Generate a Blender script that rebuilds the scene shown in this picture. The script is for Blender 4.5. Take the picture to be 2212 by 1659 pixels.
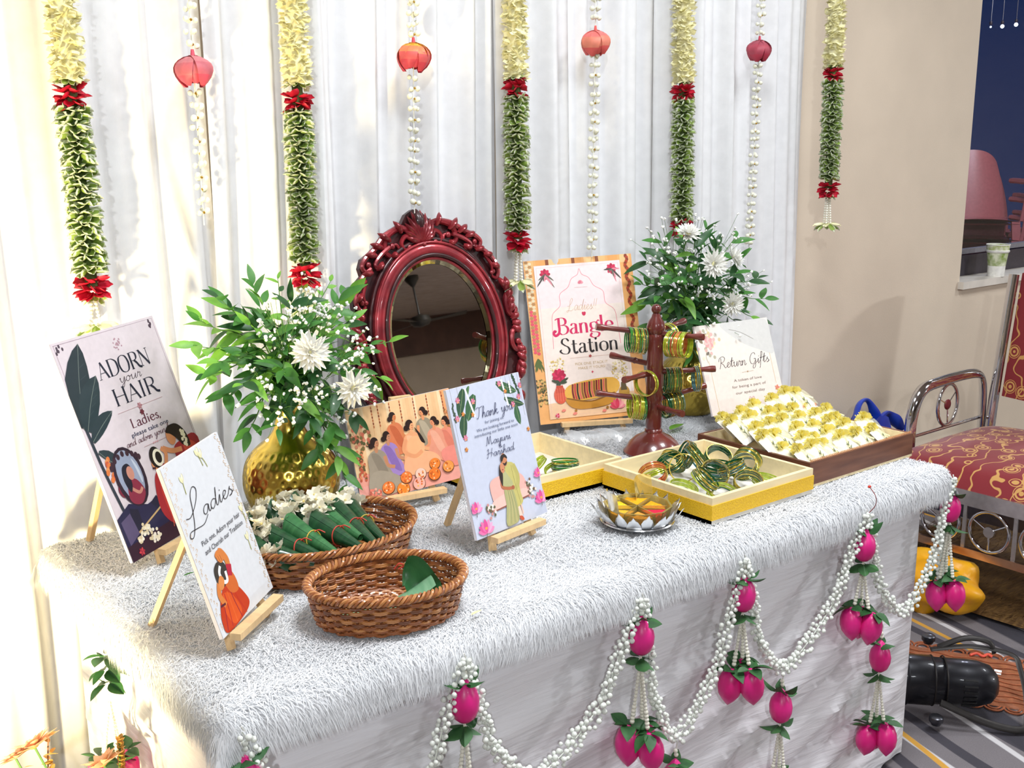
import bpy, bmesh, math, random
import numpy as np
from mathutils import Vector, Matrix, Euler
for _o in list(bpy.data.objects): bpy.data.objects.remove(_o)
SC = bpy.context.scene
COL = SC.collection
R = random.Random(7)
PI = math.pi
rad = math.radians

# ---------------------------------------------------------------- camera
cd = bpy.data.cameras.new('camera'); cam = bpy.data.objects.new('camera', cd); COL.objects.link(cam)
cd.sensor_width = 36.0; cd.lens = 2365.8/2212*36.0; cd.clip_start = .05; cd.clip_end = 100
_yaw, _pit, _rol = .6714, .2165, -.0054
_f = Vector((math.sin(_yaw)*math.cos(_pit), math.cos(_yaw)*math.cos(_pit), -math.sin(_pit)))
_r = Vector((math.cos(_yaw), -math.sin(_yaw), 0)); _u = _r.cross(_f)
_r2 = _r*math.cos(_rol)+_u*math.sin(_rol); _u2 = _u*math.cos(_rol)-_r*math.sin(_rol)
_m = Matrix((_r2, _u2, -_f)).transposed().to_4x4(); _m.translation = Vector((-.5319, -1.3065, 1.509))
cam.matrix_world = _m
SC.camera = cam
SC.view_settings.view_transform = 'Standard'; SC.view_settings.look = 'None'
SC.view_settings.gamma = 1.0; SC.view_settings.use_curve_mapping = False
SC.view_settings.exposure = 0.2

cy = SC.cycles
cy.max_bounces = 4; cy.diffuse_bounces = 3; cy.glossy_bounces = 3; cy.transmission_bounces = 4; cy.transparent_max_bounces = 6
cy.caustics_reflective = False; cy.caustics_refractive = False; cy.use_adaptive_sampling = True; cy.adaptive_threshold = .04

# ---------------------------------------------------------------- world and lights
wd = bpy.data.worlds.new('night'); SC.world = wd; wd.use_nodes = True
_bg = wd.node_tree.nodes['Background']; _bg.inputs[0].default_value = (.010, .022, .075, 1); _bg.inputs[1].default_value = 1.0

def lamp(name, kind, loc, target, power, color, **kw):
    d = bpy.data.lights.new(name, kind); d.energy = power; d.color = color
    for k, v in kw.items(): setattr(d, k, v)
    o = bpy.data.objects.new(name, d); COL.objects.link(o); o.location = loc
    dv = Vector(target)-Vector(loc)
    o.rotation_euler = dv.to_track_quat('-Z', 'Y').to_euler()
    return o
# follow spot of the hall from the front left, high
lamp('stage_spot', 'SPOT', (-2.2, -3.4, 2.9), (.9, .5, 1.0), 235, (.93, .965, 1.0), spot_size=rad(62), spot_blend=.6, shadow_soft_size=.07)
# warm par can on the floor at the left, washing the drapes
lamp('par_can_beam', 'SPOT', (-.86, -.16, .32), (-.14, .93, .95), 290, (1.0, .82, .46), spot_size=rad(74), spot_blend=1.0, shadow_soft_size=.06)
# unseen area lamps added below the ceiling to fill the hall and brighten the table
for _x, _y, _p in ((.55, -.40, 45), (2.2, -.5, 36), (5.0, -1.0, 42), (.6, -4.2, 42), (8.2, -6.2, 460)):
    lamp('ceiling_fill_light', 'AREA', (_x, _y, 3.08), (_x, _y, 0), _p, (.93, .97, 1.0), size=.58)

# ---------------------------------------------------------------- helpers
def lin(c):
    if isinstance(c, str):
        c = c.lstrip('#'); c = [int(c[i:i+2], 16)/255 for i in (0, 2, 4)]
    return tuple((v/12.92 if v <= .04045 else ((v+.055)/1.055)**2.4) for v in c)

MATS = {}
def mat(name, col, rough=.6, metal=0.0, var=.06, scale=60.0, bump=0.0, bscale=None, col2=None, trans=0.0, alpha=1.0,
        emit=0.0, sheen=0.0, coat=0.0, sss=0.0, transl=0.0, stretch=None, ior=None, detail=3.0):
    """procedural material: a noise varies the base colour (or mixes it with col2) and drives a fine bump"""
    if name in MATS: return MATS[name]
    m = bpy.data.materials.new(name); m.use_nodes = True
    nt = m.node_tree; nd = nt.nodes; lk = nt.links
    p = nd['Principled BSDF']
    tc = nd.new('ShaderNodeTexCoord'); mp = nd.new('ShaderNodeMapping'); lk.new(tc.outputs['Object'], mp.inputs[0])
    if stretch: mp.inputs['Scale'].default_value = stretch
    nz = nd.new('ShaderNodeTexNoise'); nz.inputs['Scale'].default_value = scale; nz.inputs['Detail'].default_value = detail
    lk.new(mp.outputs[0], nz.inputs['Vector'])
    c = lin(col); rp = nd.new('ShaderNodeValToRGB')
    if col2 is None:
        a = tuple(max(0, v*(1-var*1.6)) for v in c); b = tuple(min(1, v*(1+var*1.6)) for v in c)
    else: a, b = c, lin(col2)
    rp.color_ramp.elements[0].color = a+(1,); rp.color_ramp.elements[1].color = b+(1,)
    rp.color_ramp.elements[0].position = .32; rp.color_ramp.elements[1].position = .68
    lk.new(nz.outputs['Fac'], rp.inputs[0]); lk.new(rp.outputs[0], p.inputs['Base Color'])
    p.inputs['Roughness'].default_value = rough; p.inputs['Metallic'].default_value = metal
    p.inputs['Transmission Weight'].default_value = trans; p.inputs['Alpha'].default_value = alpha
    p.inputs['Sheen Weight'].default_value = sheen; p.inputs['Coat Weight'].default_value = coat
    p.inputs['Subsurface Weight'].default_value = sss
    if ior: p.inputs['IOR'].default_value = ior
    if emit:
        lk.new(rp.outputs[0], p.inputs['Emission Color']); p.inputs['Emission Strength'].default_value = emit
    if bump:
        bp = nd.new('ShaderNodeBump'); bp.inputs['Strength'].default_value = bump; bp.inputs['Distance'].default_value = .004
        if bscale:
            n2 = nd.new('ShaderNodeTexNoise'); n2.inputs['Scale'].default_value = bscale; n2.inputs['Detail'].default_value = 4
            lk.new(mp.outputs[0], n2.inputs['Vector']); lk.new(n2.outputs['Fac'], bp.inputs['Height'])
        else: lk.new(nz.outputs['Fac'], bp.inputs['Height'])
        lk.new(bp.outputs[0], p.inputs['Normal'])
    if transl:
        t = nd.new('ShaderNodeBsdfTranslucent'); lk.new(rp.outputs[0], t.inputs[0])
        mx = nd.new('ShaderNodeMixShader'); mx.inputs[0].default_value = transl
        lk.new(p.outputs[0], mx.inputs[1]); lk.new(t.outputs[0], mx.inputs[2])
        lk.new(mx.outputs[0], nd['Material Output'].inputs['Surface'])
    MATS[name] = m
    return m

class MB:
    """collects shapes into one mesh"""
    def __init__(s): s.v = []; s.f = []; s.mi = []; s.cur = 0
    def add(s, vs, fs):
        n = len(s.v); s.v += [tuple(v) for v in vs]
        s.f += [tuple(i+n for i in f) for f in fs]; s.mi += [s.cur]*len(fs)
        return s
    def box(s, c, d, M=None):
        x, y, z = d[0]/2, d[1]/2, d[2]/2
        vs = [Vector((sx*x, sy*y, sz*z)) for sx in (-1, 1) for sy in (-1, 1) for sz in (-1, 1)]
        if M is not None: vs = [M @ v for v in vs]
        vs = [v+Vector(c) for v in vs]
        return s.add(vs, [(0, 1, 3, 2), (4, 6, 7, 5), (0, 4, 5, 1), (2, 3, 7, 6), (0, 2, 6, 4), (1, 5, 7, 3)])
    def bar(s, a, b, w, t, up=(0, 0, 1)):
        """square bar from a to b, w across, t thick"""
        a = Vector(a); b = Vector(b); d = (b-a).normalized(); u = Vector(up)
        if abs(d.dot(u)) > .98: u = Vector((0, 1, 0))
        x = d.cross(u).normalized(); y = x.cross(d)
        vs = []
        for p in (a, b):
            for sx, sy in ((-1, -1), (1, -1), (1, 1), (-1, 1)): vs.append(p+x*(w/2*sx)+y*(t/2*sy))
        return s.add(vs, [(0, 1, 2, 3), (7, 6, 5, 4), (0, 4, 5, 1), (1, 5, 6, 2), (2, 6, 7, 3), (3, 7, 4, 0)])
    def tube(s, pts, r, n=6, closed=False, cap=True, flat=1.0, up=None):
        pts = [Vector(p) for p in pts]; N = len(pts)
        rr = r if callable(r) else (lambda t: r)
        prev = None; vs = []; fs = []
        for i, p in enumerate(pts):
            if closed: d = pts[(i+1) % N]-pts[i-1]
            else: d = pts[min(i+1, N-1)]-pts[max(i-1, 0)]
            d = d.normalized() if d.length > 1e-9 else Vector((0, 0, 1))
            if up is not None: prev = Vector(up).cross(d)
            elif prev is None: prev = d.orthogonal()
            x = prev-d*prev.dot(d)
            x = x.normalized() if x.length > 1e-6 else d.orthogonal().normalized()
            prev = x; y = d.cross(x)
            k = rr(i/max(1, N-1))
            for j in range(n):
                a = 2*PI*j/n; vs.append(p+x*(math.cos(a)*k)+y*(math.sin(a)*k*flat))
        M = N if closed else N-1
        for i in range(M):
            i2 = (i+1) % N
            for j in range(n):
                j2 = (j+1) % n; fs.append((i*n+j, i*n+j2, i2*n+j2, i2*n+j))
        if cap and not closed:
            fs.append(tuple(range(n))[::-1]); fs.append(tuple((N-1)*n+j for j in range(n)))
        return s.add(vs, fs)
    def lathe(s, prof, n=32, c=(0, 0, 0), cap=True, M=None):
        """prof: (radius, height) from the bottom up"""
        vs = []; fs = []; c = Vector(c)
        for r, z in prof:
            for j in range(n):
                a = 2*PI*j/n; v = Vector((r*math.cos(a), r*math.sin(a), z))
                vs.append((M @ v if M is not None else v)+c)
        for i in range(len(prof)-1):
            for j in range(n):
                j2 = (j+1) % n; fs.append((i*n+j, i*n+j2, (i+1)*n+j2, (i+1)*n+j))
        if cap:
            if prof[0][0] > 1e-5: fs.append(tuple(range(n))[::-1])
            if prof[-1][0] > 1e-5: fs.append(tuple((len(prof)-1)*n+j for j in range(n)))
        return s.add(vs, fs)
    def ball(s, c, r, n=8, m=6, sc=(1, 1, 1), M=None):
        prof = [(r*math.sin(PI*i/m), -r*math.cos(PI*i/m)) for i in range(m+1)]
        S = Matrix.Diagonal(Vector(sc)); S = (M.to_3x3() @ S) if M is not None else S
        prof[0] = (r*.02, -r); prof[-1] = (r*.02, r)
        return s.lathe(prof, n, c, True, S)
    def grid(s, fn, nu, nv, closed_u=False):
        """fn(u, v) with u, v in 0..1"""
        vs = []; fs = []; NU = nu if closed_u else nu+1
        for j in range(nv+1):
            for i in range(NU): vs.append(fn(i/nu, j/nv))
        for j in range(nv):
            for i in range(nu):
                i2 = (i+1) % NU; fs.append((j*NU+i, j*NU+i2, (j+1)*NU+i2, (j+1)*NU+i))
        return s.add(vs, fs)
    def prism(s, pts, z0, z1):
        """outline in x, y pushed from z0 to z1"""
        n = len(pts); vs = [(p[0], p[1], z0) for p in pts]+[(p[0], p[1], z1) for p in pts]
        fs = [tuple(range(n))[::-1], tuple(range(n, 2*n))]+[(i, (i+1) % n, n+(i+1) % n, n+i) for i in range(n)]
        return s.add(vs, fs)
    def mesh(s, name, mats, smooth=True):
        me = bpy.data.meshes.new(name); me.from_pydata(s.v, [], s.f)
        mats = mats if isinstance(mats, (list, tuple)) else [mats]
        for m in mats: me.materials.append(m)
        if len(mats) > 1: me.polygons.foreach_set('material_index', s.mi)
        if smooth:
            me.polygons.foreach_set('use_smooth', [True]*len(me.polygons))
            try: me.set_sharp_from_angle(angle=rad(smooth if smooth is not True else 50))
            except Exception: pass
        me.update(); return me
    def build(s, name, mats, parent=None, smooth=True, **kw):
        return put(name, s.mesh(name, mats, smooth), parent, **kw)

def put(name, me, parent=None, loc=None, rot=None, sc=None, M=None):
    o = bpy.data.objects.new(name, me); COL.objects.link(o)
    if parent is not None: o.parent = parent
    if M is not None: o.matrix_basis = M
    else:
        if loc is not None: o.location = loc
        if rot is not None: o.rotation_euler = rot
        if sc is not None: o.scale = (sc, sc, sc) if isinstance(sc, (int, float)) else sc
    return o
def tag(o, label=None, cat=None, group=None, kind=None):
    if label: o['label'] = label
    if cat: o['category'] = cat
    if group: o['group'] = group
    if kind: o['kind'] = kind
    return o
def thing(name, label, cat, loc=(0, 0, 0), rot=(0, 0, 0), group=None, M=None):
    o = bpy.data.objects.new(name, None); COL.objects.link(o); o.empty_display_size = .02
    if M is not None: o.matrix_basis = M
    else: o.location = loc; o.rotation_euler = rot
    return tag(o, label, cat, group)
def copy_tree(o, parent=None):
    c = o.copy(); COL.objects.link(c); c.parent = parent
    for ch in o.children: copy_tree(ch, c)
    return c
def frame(d, up=(0, 0, 1), loc=(0, 0, 0), sc=1.0, roll=0.0):
    """matrix whose local Y runs along d and whose Z leans to up"""
    y = Vector(d).normalized(); z = Vector(up)
    if abs(y.dot(z.normalized())) > .985: z = Vector((1, .2, .1))
    x = y.cross(z).normalized(); z = x.cross(y)
    m = Matrix((x, y, z)).transposed()
    if roll: m = m @ Matrix.Rotation(roll, 3, 'Y')
    m = (m*sc).to_4x4(); m.translation = Vector(loc); return m
def catmull(P, n=8, closed=False):
    P = [Vector(p) for p in P]; out = []; N = len(P)
    if N < 3: return P
    for i in range(N if closed else N-1):
        if closed: a, b, c, d = P[i-1], P[i], P[(i+1) % N], P[(i+2) % N]
        else: a, b, c, d = P[max(i-1, 0)], P[i], P[i+1], P[min(i+2, N-1)]
        for k in range(n):
            t = k/n; out.append(.5*((2*b)+(c-a)*t+(2*a-5*b+4*c-d)*t*t+(3*b-a-3*c+d)*t*t*t))
    if not closed: out.append(P[-1])
    return out
def leaf_mesh(name, L, Wd, m, fold=.25, curl=.2, n=6, tip=1.0):
    """leaf along +Y with a folded midrib, two quads across"""
    b = MB(); vs = []; fs = []
    for i in range(n+1):
        t = i/n; w = Wd/2*(math.sin(PI*min(1, t**(.8)*.97+.03))**.85)*(1 if t < .97 else .4)
        if i == n: w = .0006
        z = curl*L*(t*t)*-.5; y = L*t
        vs += [(-w, y, z+fold*w), (0, y, z), (w, y, z+fold*w)]
    for i in range(n):
        k = i*3; fs += [(k, k+1, k+4, k+3), (k+1, k+2, k+5, k+4)]
    b.add(vs, fs); return b.mesh(name, m)
WHITE = '#f4f4f2'

# ---------------------------------------------------------------- the room
def struct(name, b, m, parent=None, smooth=False):
    o = b.build(name, m, parent, smooth)
    if parent is None: o['kind'] = 'structure'
    return o
X0, X1, Y0, Y1, ZC = -3.6, 12.0, -12.0, 1.06, 3.1
wallm = mat('wall_paint', '#d8c8b4', .75, var=.03, scale=3, bump=.12, bscale=220)
# carpet: grey with swirling dark, white and ochre lines
cm = bpy.data.materials.new('carpet'); cm.use_nodes = True
nt = cm.node_tree; nd = nt.nodes; lk = nt.links; pb = nd['Principled BSDF']
tc = nd.new('ShaderNodeTexCoord')
def bandmask(scale, rot, dist, dsc, lo, hi, off=0.0):
    mp = nd.new('ShaderNodeMapping'); mp.inputs['Rotation'].default_value = (0, 0, rad(rot)); mp.inputs['Location'].default_value = (off, off*.7, 0)
    lk.new(tc.outputs['Object'], mp.inputs[0])
    w = nd.new('ShaderNodeTexWave'); w.inputs['Scale'].default_value = scale; w.inputs['Distortion'].default_value = dist
    w.inputs['Detail'].default_value = 1.0; w.inputs['Detail Scale'].default_value = dsc
    lk.new(mp.outputs[0], w.inputs['Vector'])
    r = nd.new('ShaderNodeMapRange'); r.inputs['From Min'].default_value = lo; r.inputs['From Max'].default_value = hi
    lk.new(w.outputs['Fac'], r.inputs['Value']); return r.outputs[0]
base = nd.new('ShaderNodeTexNoise'); base.inputs['Scale'].default_value = 380; lk.new(tc.outputs['Object'], base.inputs['Vector'])
br = nd.new('ShaderNodeValToRGB'); br.color_ramp.elements[0].color = lin('#625d61')+(1,); br.color_ramp.elements[1].color = lin('#847e81')+(1,)
lk.new(base.outputs['Fac'], br.inputs[0]); cur = br.outputs[0]
for col, args in (('#3f3c44', (2.1, 12, 5.0, .5, .86, .90)), ('#c9c6c8', (1.7, 14, 5.5, .45, .965, .985, 3.1)), ('#c9963c', (1.2, 10, 6.0, .42, .986, .994, 7.7)), ('#36343c', (.8, 16, 6.0, .5, .88, .93, 1.3))):
    mx = nd.new('ShaderNodeMix'); mx.data_type = 'RGBA'; lk.new(bandmask(*args), mx.inputs[0]); lk.new(cur, mx.inputs[6])
    mx.inputs[7].default_value = lin(col)+(1,); cur = mx.outputs[2]
lk.new(cur, pb.inputs['Base Color']); pb.inputs['Roughness'].default_value = .95
bp = nd.new('ShaderNodeBump'); bp.inputs['Strength'].default_value = .4; bp.inputs['Distance'].default_value = .003
lk.new(base.outputs['Fac'], bp.inputs['Height']); lk.new(bp.outputs[0], pb.inputs['Normal'])

struct('floor', MB().box(((X0+X1)/2, (Y0+Y1)/2, -.05), (X1-X0, Y1-Y0, .1)), cm)
WX0, WX1, WZ0, WZ1 = 3.70, 5.25, .94, 2.42
b = MB()
for x0, x1, z0, z1 in ((X0, WX0, 0, ZC), (WX1, X1, 0, ZC), (WX0, WX1, 0, WZ0), (WX0, WX1, WZ1, ZC)):
    b.box(((x0+x1)/2, Y1+.09, (z0+z1)/2), (x1-x0, .18, z1-z0))
struct('wall_back', b, wallm)
struct('wall_left', MB().box((X0-.06, (Y0+Y1)/2, ZC/2), (.12, Y1-Y0, ZC)), wallm)
struct('wall_right', MB().box((X1+.06, (Y0+Y1)/2, ZC/2), (.12, Y1-Y0, ZC)), wallm)
struct('wall_front', MB().box(((X0+X1)/2, Y0-.06, ZC/2), (X1-X0, .12, ZC)), mat('wall_far_paint', '#b9ab98', .8, var=.03, scale=3))
struct('ceiling', MB().box(((X0+X1)/2, (Y0+Y1)/2, ZC+.05), (X1-X0, Y1-Y0, .1)), mat('ceiling_tile', '#bdb0a6', .85, var=.1, scale=5, stretch=(1, 6, 1)))
struct('trim_1', MB().box(((X0+X1)/2, Y0+.06, 2.8), (X1-X0, .12, .6)), mat('brown_band', '#5a4138', .6, var=.12, scale=4))
# window: dark frame, one pane, marble sill
frm = mat('dark_frame', '#2c2630', .4, var=.1)
w = struct('window_1', MB().box((WX0+.03, Y1+.12, (WZ0+WZ1)/2), (.06, .05, WZ1-WZ0)).box((WX1-.03, Y1+.12, (WZ0+WZ1)/2), (.06, .05, WZ1-WZ0))
           .box(((WX0+WX1)/2, Y1+.12, WZ0+.045), (WX1-WX0-.12, .05, .09)).box(((WX0+WX1)/2, Y1+.12, WZ1-.03), (WX1-WX0-.12, .05, .06)), frm)
gm = bpy.data.materials.new('window_glass'); gm.use_nodes = True
g = gm.node_tree; p = g.nodes['Principled BSDF']; g.nodes.remove(p)
tr = g.nodes.new('ShaderNodeBsdfTransparent'); tr.inputs[0].default_value = (.86, .88, .93, 1)
gl = g.nodes.new('ShaderNodeBsdfGlossy'); gl.inputs['Roughness'].default_value = .02
lw_ = g.nodes.new('ShaderNodeLayerWeight'); pw_ = g.nodes.new('ShaderNodeMath'); pw_.operation = 'POWER'; pw_.inputs[1].default_value = 4.0; g.links.new(lw_.outputs['Facing'], pw_.inputs[0]); fr = g.nodes.new('ShaderNodeMath'); fr.operation = 'MULTIPLY_ADD'; fr.inputs[1].default_value = .25; fr.inputs[2].default_value = .018; g.links.new(pw_.outputs[0], fr.inputs[0])
nzg = g.nodes.new('ShaderNodeTexNoise'); nzg.inputs['Scale'].default_value = 3; rg = g.nodes.new('ShaderNodeMapRange')
rg.inputs['To Min'].default_value = .0; rg.inputs['To Max'].default_value = .06; g.links.new(nzg.outputs['Fac'], rg.inputs['Value']); g.links.new(rg.outputs[0], gl.inputs['Roughness'])
ms = g.nodes.new('ShaderNodeMixShader'); g.links.new(fr.outputs[0], ms.inputs[0]); g.links.new(tr.outputs[0], ms.inputs[1]); g.links.new(gl.outputs[0], ms.inputs[2])
g.links.new(ms.outputs[0], g.nodes['Material Output'].inputs['Surface'])
MB().box(((WX0+WX1)/2, Y1+.12, (WZ0+WZ1)/2+.02), (WX1-WX0-.12, .006, WZ1-WZ0-.15)).build('pane', gm, w, False)
MB().box(((WX0+WX1)/2, Y1+.12, WZ0+.105), (WX1-WX0-.12, .03, .02)).build('sash_bar', mat('grey_sash', '#77757c', .4), w, False)
MB().box(((WX0+WX1)/2, Y1+.045, WZ0-.012), (WX1-WX0+.02, .14, .03)).build('window_sill', mat('marble', '#d9d2c8', .35, var=.08, scale=9, detail=6), w, False)

# outside the window: night yard, stacked plastic chairs, three small lamps
struct('ground', MB().box((7, 6.2, -.06), (18, 9.8, .1)), mat('yard', '#2a2d33', .9, var=.2, scale=6))
pk = mat('pink_plastic', '#b8676a', .35, var=.05)
def plastic_chair():
    t = thing('plastic_chair', 'x', 'chair', group='stacked pink plastic chairs outside the window')
    b = MB()
    def back(u, v):
        a = (u-.5)*1.9; w = .25*(1-.25*v*v); return (math.sin(a)*w*1.05, -.19+.09*(1-math.cos(a*.9))*-1+.12*v*-1+.05*math.cos(a), .42+.44*v*(1-.18*(abs(u-.5)*2)**2.2))
    b.grid(back, 14, 8); b.grid(lambda u, v: (lambda q: (q[0], q[1]+.012, q[2]))(back(u, v)), 14, 8)
    b.build('backrest', pk, t)
    MB().grid(lambda u, v: ((u-.5)*.44, -.2+v*.42, .42+.015*math.cos((u-.5)*3)-.02*math.sin(PI*v)), 8, 8).grid(lambda u, v: ((u-.5)*.44, -.2+v*.42, .405-.02*math.sin(PI*v)), 8, 8).build('seat', pk, t)
    for sx in (-1, 1):
        MB().bar((sx*.2, .2, .42), (sx*.24, .24, 0), .05, .03).build('leg', pk, t)
        MB().bar((sx*.2, -.18, .42), (sx*.23, -.26, 0), .05, .03).build('leg', pk, t)
        MB().tube(catmull([(sx*.24, -.2, .66), (sx*.27, -.05, .66), (sx*.27, .16, .64), (sx*.24, .2, .42)], 5), .018, 6).build('armrest', pk, t)
    return t
pc = plastic_chair(); k = 0
for sx, sy, n in ((6.22, 2.35, 6), (6.75, 2.6, 5)):
    for i in range(n):
        o = pc if k == 0 else copy_tree(pc); k += 1
        o.location = (sx+.02*i, sy+.02*i, .0+.118*i); o.rotation_euler = (0, 0, PI*.72)
        o['label'] = (['lowest', 'second from below', 'third from below', 'fourth from below', 'fifth from below', 'topmost'] if n == 6 else ['lowest', 'second from below', 'middle', 'fourth from below', 'topmost'])[i]+' pink plastic chair in the '+('left' if n == 6 else 'right')+' stack outside the window'
for i, (x, z) in enumerate(((6.035, 2.178), (6.17, 2.189), (6.334, 2.209))):
    t = thing('yard_lamp', ['dim leftmost', 'bright middle', 'brightest rightmost'][i]+' of three small round lamps outside the window', 'lamp', (x, 2.3, z), group='yard lamps')
    MB().ball((0, 0, 0), .011 if i else .006, 10, 8).build('bulb', mat('bulb_glow_%d' % i, '#e8f0ff', .4, emit=[3, 9, 14][i]), t)
    MB().lathe([(.006, .010), (.009, .014), (.009, .03), (.002, .034)], 10).build('socket', frm, t)
    MB().tube([(0, 0, .03), (0, 0, 1.2)], .002, 5).build('cord', frm, t)
yl = lamp('yard_fill_light', 'POINT', (5.5, 1.5, 2.5), (0, 0, 0), 60, (.9, .93, 1), shadow_soft_size=.05)  # unseen point lamp added to make the stacked chairs visible

# ceiling fan seen in the mirror
fan_m = mat('fan_black', '#26241f', .4)
def ceiling_fan(x, y, label):
    t = thing('ceiling_fan', label, 'fan', (x, y, ZC), group='ceiling fans')
    MB().lathe([(.02, -.14), (.09, -.05), (.09, 0)], 20).build('canopy', fan_m, t)
    MB().tube([(0, 0, -.1), (0, 0, -.52)], .014, 8).build('rod', fan_m, t)
    MB().lathe([(.02, -.66), (.10, -.64), (.14, -.59), (.12, -.53), (.03, -.5)], 24).build('motor', fan_m, t)
    for k in range(3):
        a = 2*PI*k/3+.5; c, s = math.cos(a), math.sin(a)
        b = MB(); b.add([(c*.13-s*-.05, s*.13+c*-.05, -.60), (c*.6-s*-.07, s*.6+c*-.07, -.59), (c*.6-s*.07, s*.6+c*.07, -.57), (c*.13-s*.05, s*.13+c*.05, -.585)], [(0, 1, 2, 3)])
        b.add([(v[0], v[1], v[2]-.006) for v in b.v], [(3, 2, 1, 0)]); b.build('blade', fan_m, t, False)
ceiling_fan(7.1, -8.5, 'black ceiling fan hanging in the hall, reflected in the carved mirror')

# ---------------------------------------------------------------- drapes
clothm = mat('drape_cloth', '#f1f1f3', .8, var=.02, scale=30, transl=.18, bump=.08, bscale=500)
def drape(x0, x1, y, seed, label, amp=.026):
    r = random.Random(seed); ph = [r.uniform(0, 6.28) for _ in range(6)]; fr = [r.uniform(.85, 1.15) for _ in range(6)]
    def fn(u, v):
        x = x0+(x1-x0)*u; z = .01+3.0*v; s = x+.012*math.sin(z*1.3+ph[5])
        a = amp*(.75*math.sin(s*58*fr[0]+ph[0]+.5*math.sin(s*11+ph[3]))+.45*math.sin(s*101*fr[1]+ph[1])+.6*math.sin(s*23*fr[2]+ph[2]))
        a += .006*math.sin(s*7+z*2.1+ph[4]); a *= .72+.28*v
        e = min(u, 1-u)*(x1-x0)
        return (x+.006*math.sin(z*3+ph[1]), y+a+.018*math.exp(-(e/.03)**2), z)
    n = max(20, int((x1-x0)/.0065))
    o = MB().grid(fn, n, 16).build('drape', clothm, None, True)
    return tag(o, label, 'curtain', 'white drapes of the backdrop')
drape(-1.6, -.10, .945, 1, 'white floor-length drape glowing warm at the far left of the backdrop')
drape(-.11, .45, .950, 2, 'white pleated drape behind the leftmost thick flower garland')
drape(.43, .72, .930, 3, 'narrow white drape just left of the carved mirror, behind the second garland')
drape(.70, 1.24, .955, 4, 'smooth white drape hanging right behind the carved mirror')
drape(1.22, 1.80, .94, 5, 'white pleated drape behind the bangle station sign')
drape(1.79, 2.50, .95, 6, 'white drape ending against the beige wall at the right')
rod = thing('drape_rod', 'long white rod carrying the backdrop drapes above the frame', 'rod', (0, .985, 3.03))
MB().tube([(-1.7, 0, 0), (2.50, 0, 0)], .02, 10).build('pole', mat('rod_white', '#dcdcdc', .4), rod)
for sx in (-1.68, 2.44): MB().tube([(sx, 0, 0), (sx, 0, -3.03)], .018, 10).build('upright', mat('rod_white', '#dcdcdc', .4), rod)

# ---------------------------------------------------------------- table, skirt, fur throw
ZT = .756
t = thing('folding_table', 'long rectangular table under the white skirt and fur throw', 'table', (.915, .415, 0))
wm = mat('table_wood', '#c9c4bb', .6)
MB().box((0, 0, .733), (1.74, .74, .024)).build('tabletop', wm, t, False)
for sx in (-1, 1):
    for sy in (-1, 1): MB().tube([(sx*.8, sy*.3, .72), (sx*.8, sy*.3, 0)], .016, 10).build('leg', mat('leg_steel', '#6a6a6e', .4, .7), t)
def fold(s, z, k):
    q = z-.30*s+.02*math.sin(4.1*s+k); e = .3+.9*min(1, (.745-z)/.3)
    d = .0060*math.sin(47*q+1.9*math.sin(3.1*s+5*z)+k)+.0030*math.sin(101*q+2.6*math.sin(4.7*s-3*z)+2*k)+.0018*math.sin(190*q+3*math.sin(9*s))
    return d*e+.012*math.sin(5.5*s+1.2)*(.745-z)
# satin with fine slanting creases
skm = bpy.data.materials.new('skirt_satin'); skm.use_nodes = True; _n = skm.node_tree; _p = _n.nodes['Principled BSDF']
_t = _n.nodes.new('ShaderNodeTexCoord'); _mp = _n.nodes.new('ShaderNodeMapping'); _mp.inputs['Rotation'].default_value = (0, rad(17), 0); _mp.inputs['Scale'].default_value = (2.2, 2.2, 34)
_z = _n.nodes.new('ShaderNodeTexNoise'); _z.inputs['Scale'].default_value = 1.6; _z.inputs['Detail'].default_value = 5; _b = _n.nodes.new('ShaderNodeBump'); _b.inputs['Strength'].default_value = .6; _b.inputs['Distance'].default_value = .010
_n.links.new(_t.outputs['Object'], _mp.inputs[0]); _n.links.new(_mp.outputs[0], _z.inputs['Vector']); _n.links.new(_z.outputs['Fac'], _b.inputs['Height']); _n.links.new(_b.outputs[0], _p.inputs['Normal'])
_p.inputs['Base Color'].default_value = lin('#eceaee')+(1,); _p.inputs['Roughness'].default_value = .5; _p.inputs['Sheen Weight'].default_value = .2
peri = [(.045, .80), (.04, .045), (1.785, .04), (1.785, .80)]
segs = [math.dist(peri[i], peri[i+1]) for i in range(3)]; TL = sum(segs)
def skirt(u, v):
    s = u*TL; i = 0
    while i < 2 and s > segs[i]: s -= segs[i]; i += 1
    a, b_ = Vector(peri[i]), Vector(peri[i+1]); p = a+(b_-a)*(s/segs[i]); n = (b_-a).normalized(); n = Vector((n.y, -n.x))
    if i == 0: n = Vector((-1, 0))
    if i == 1: n = Vector((0, -1))
    if i == 2: n = Vector((1, 0))
    z = .745*(1-v)+.006
    e = min(s, segs[i]-s); d = fold(u*TL, z, i)*min(1, e/.05)
    return (p.x+n.x*d, p.y+n.y*d, z)
o = MB().grid(skirt, 330, 46).build('table_skirt', skm, None, True)
tag(o, 'white satin skirt draped round the long table down to the carpet', 'table skirt')

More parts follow.
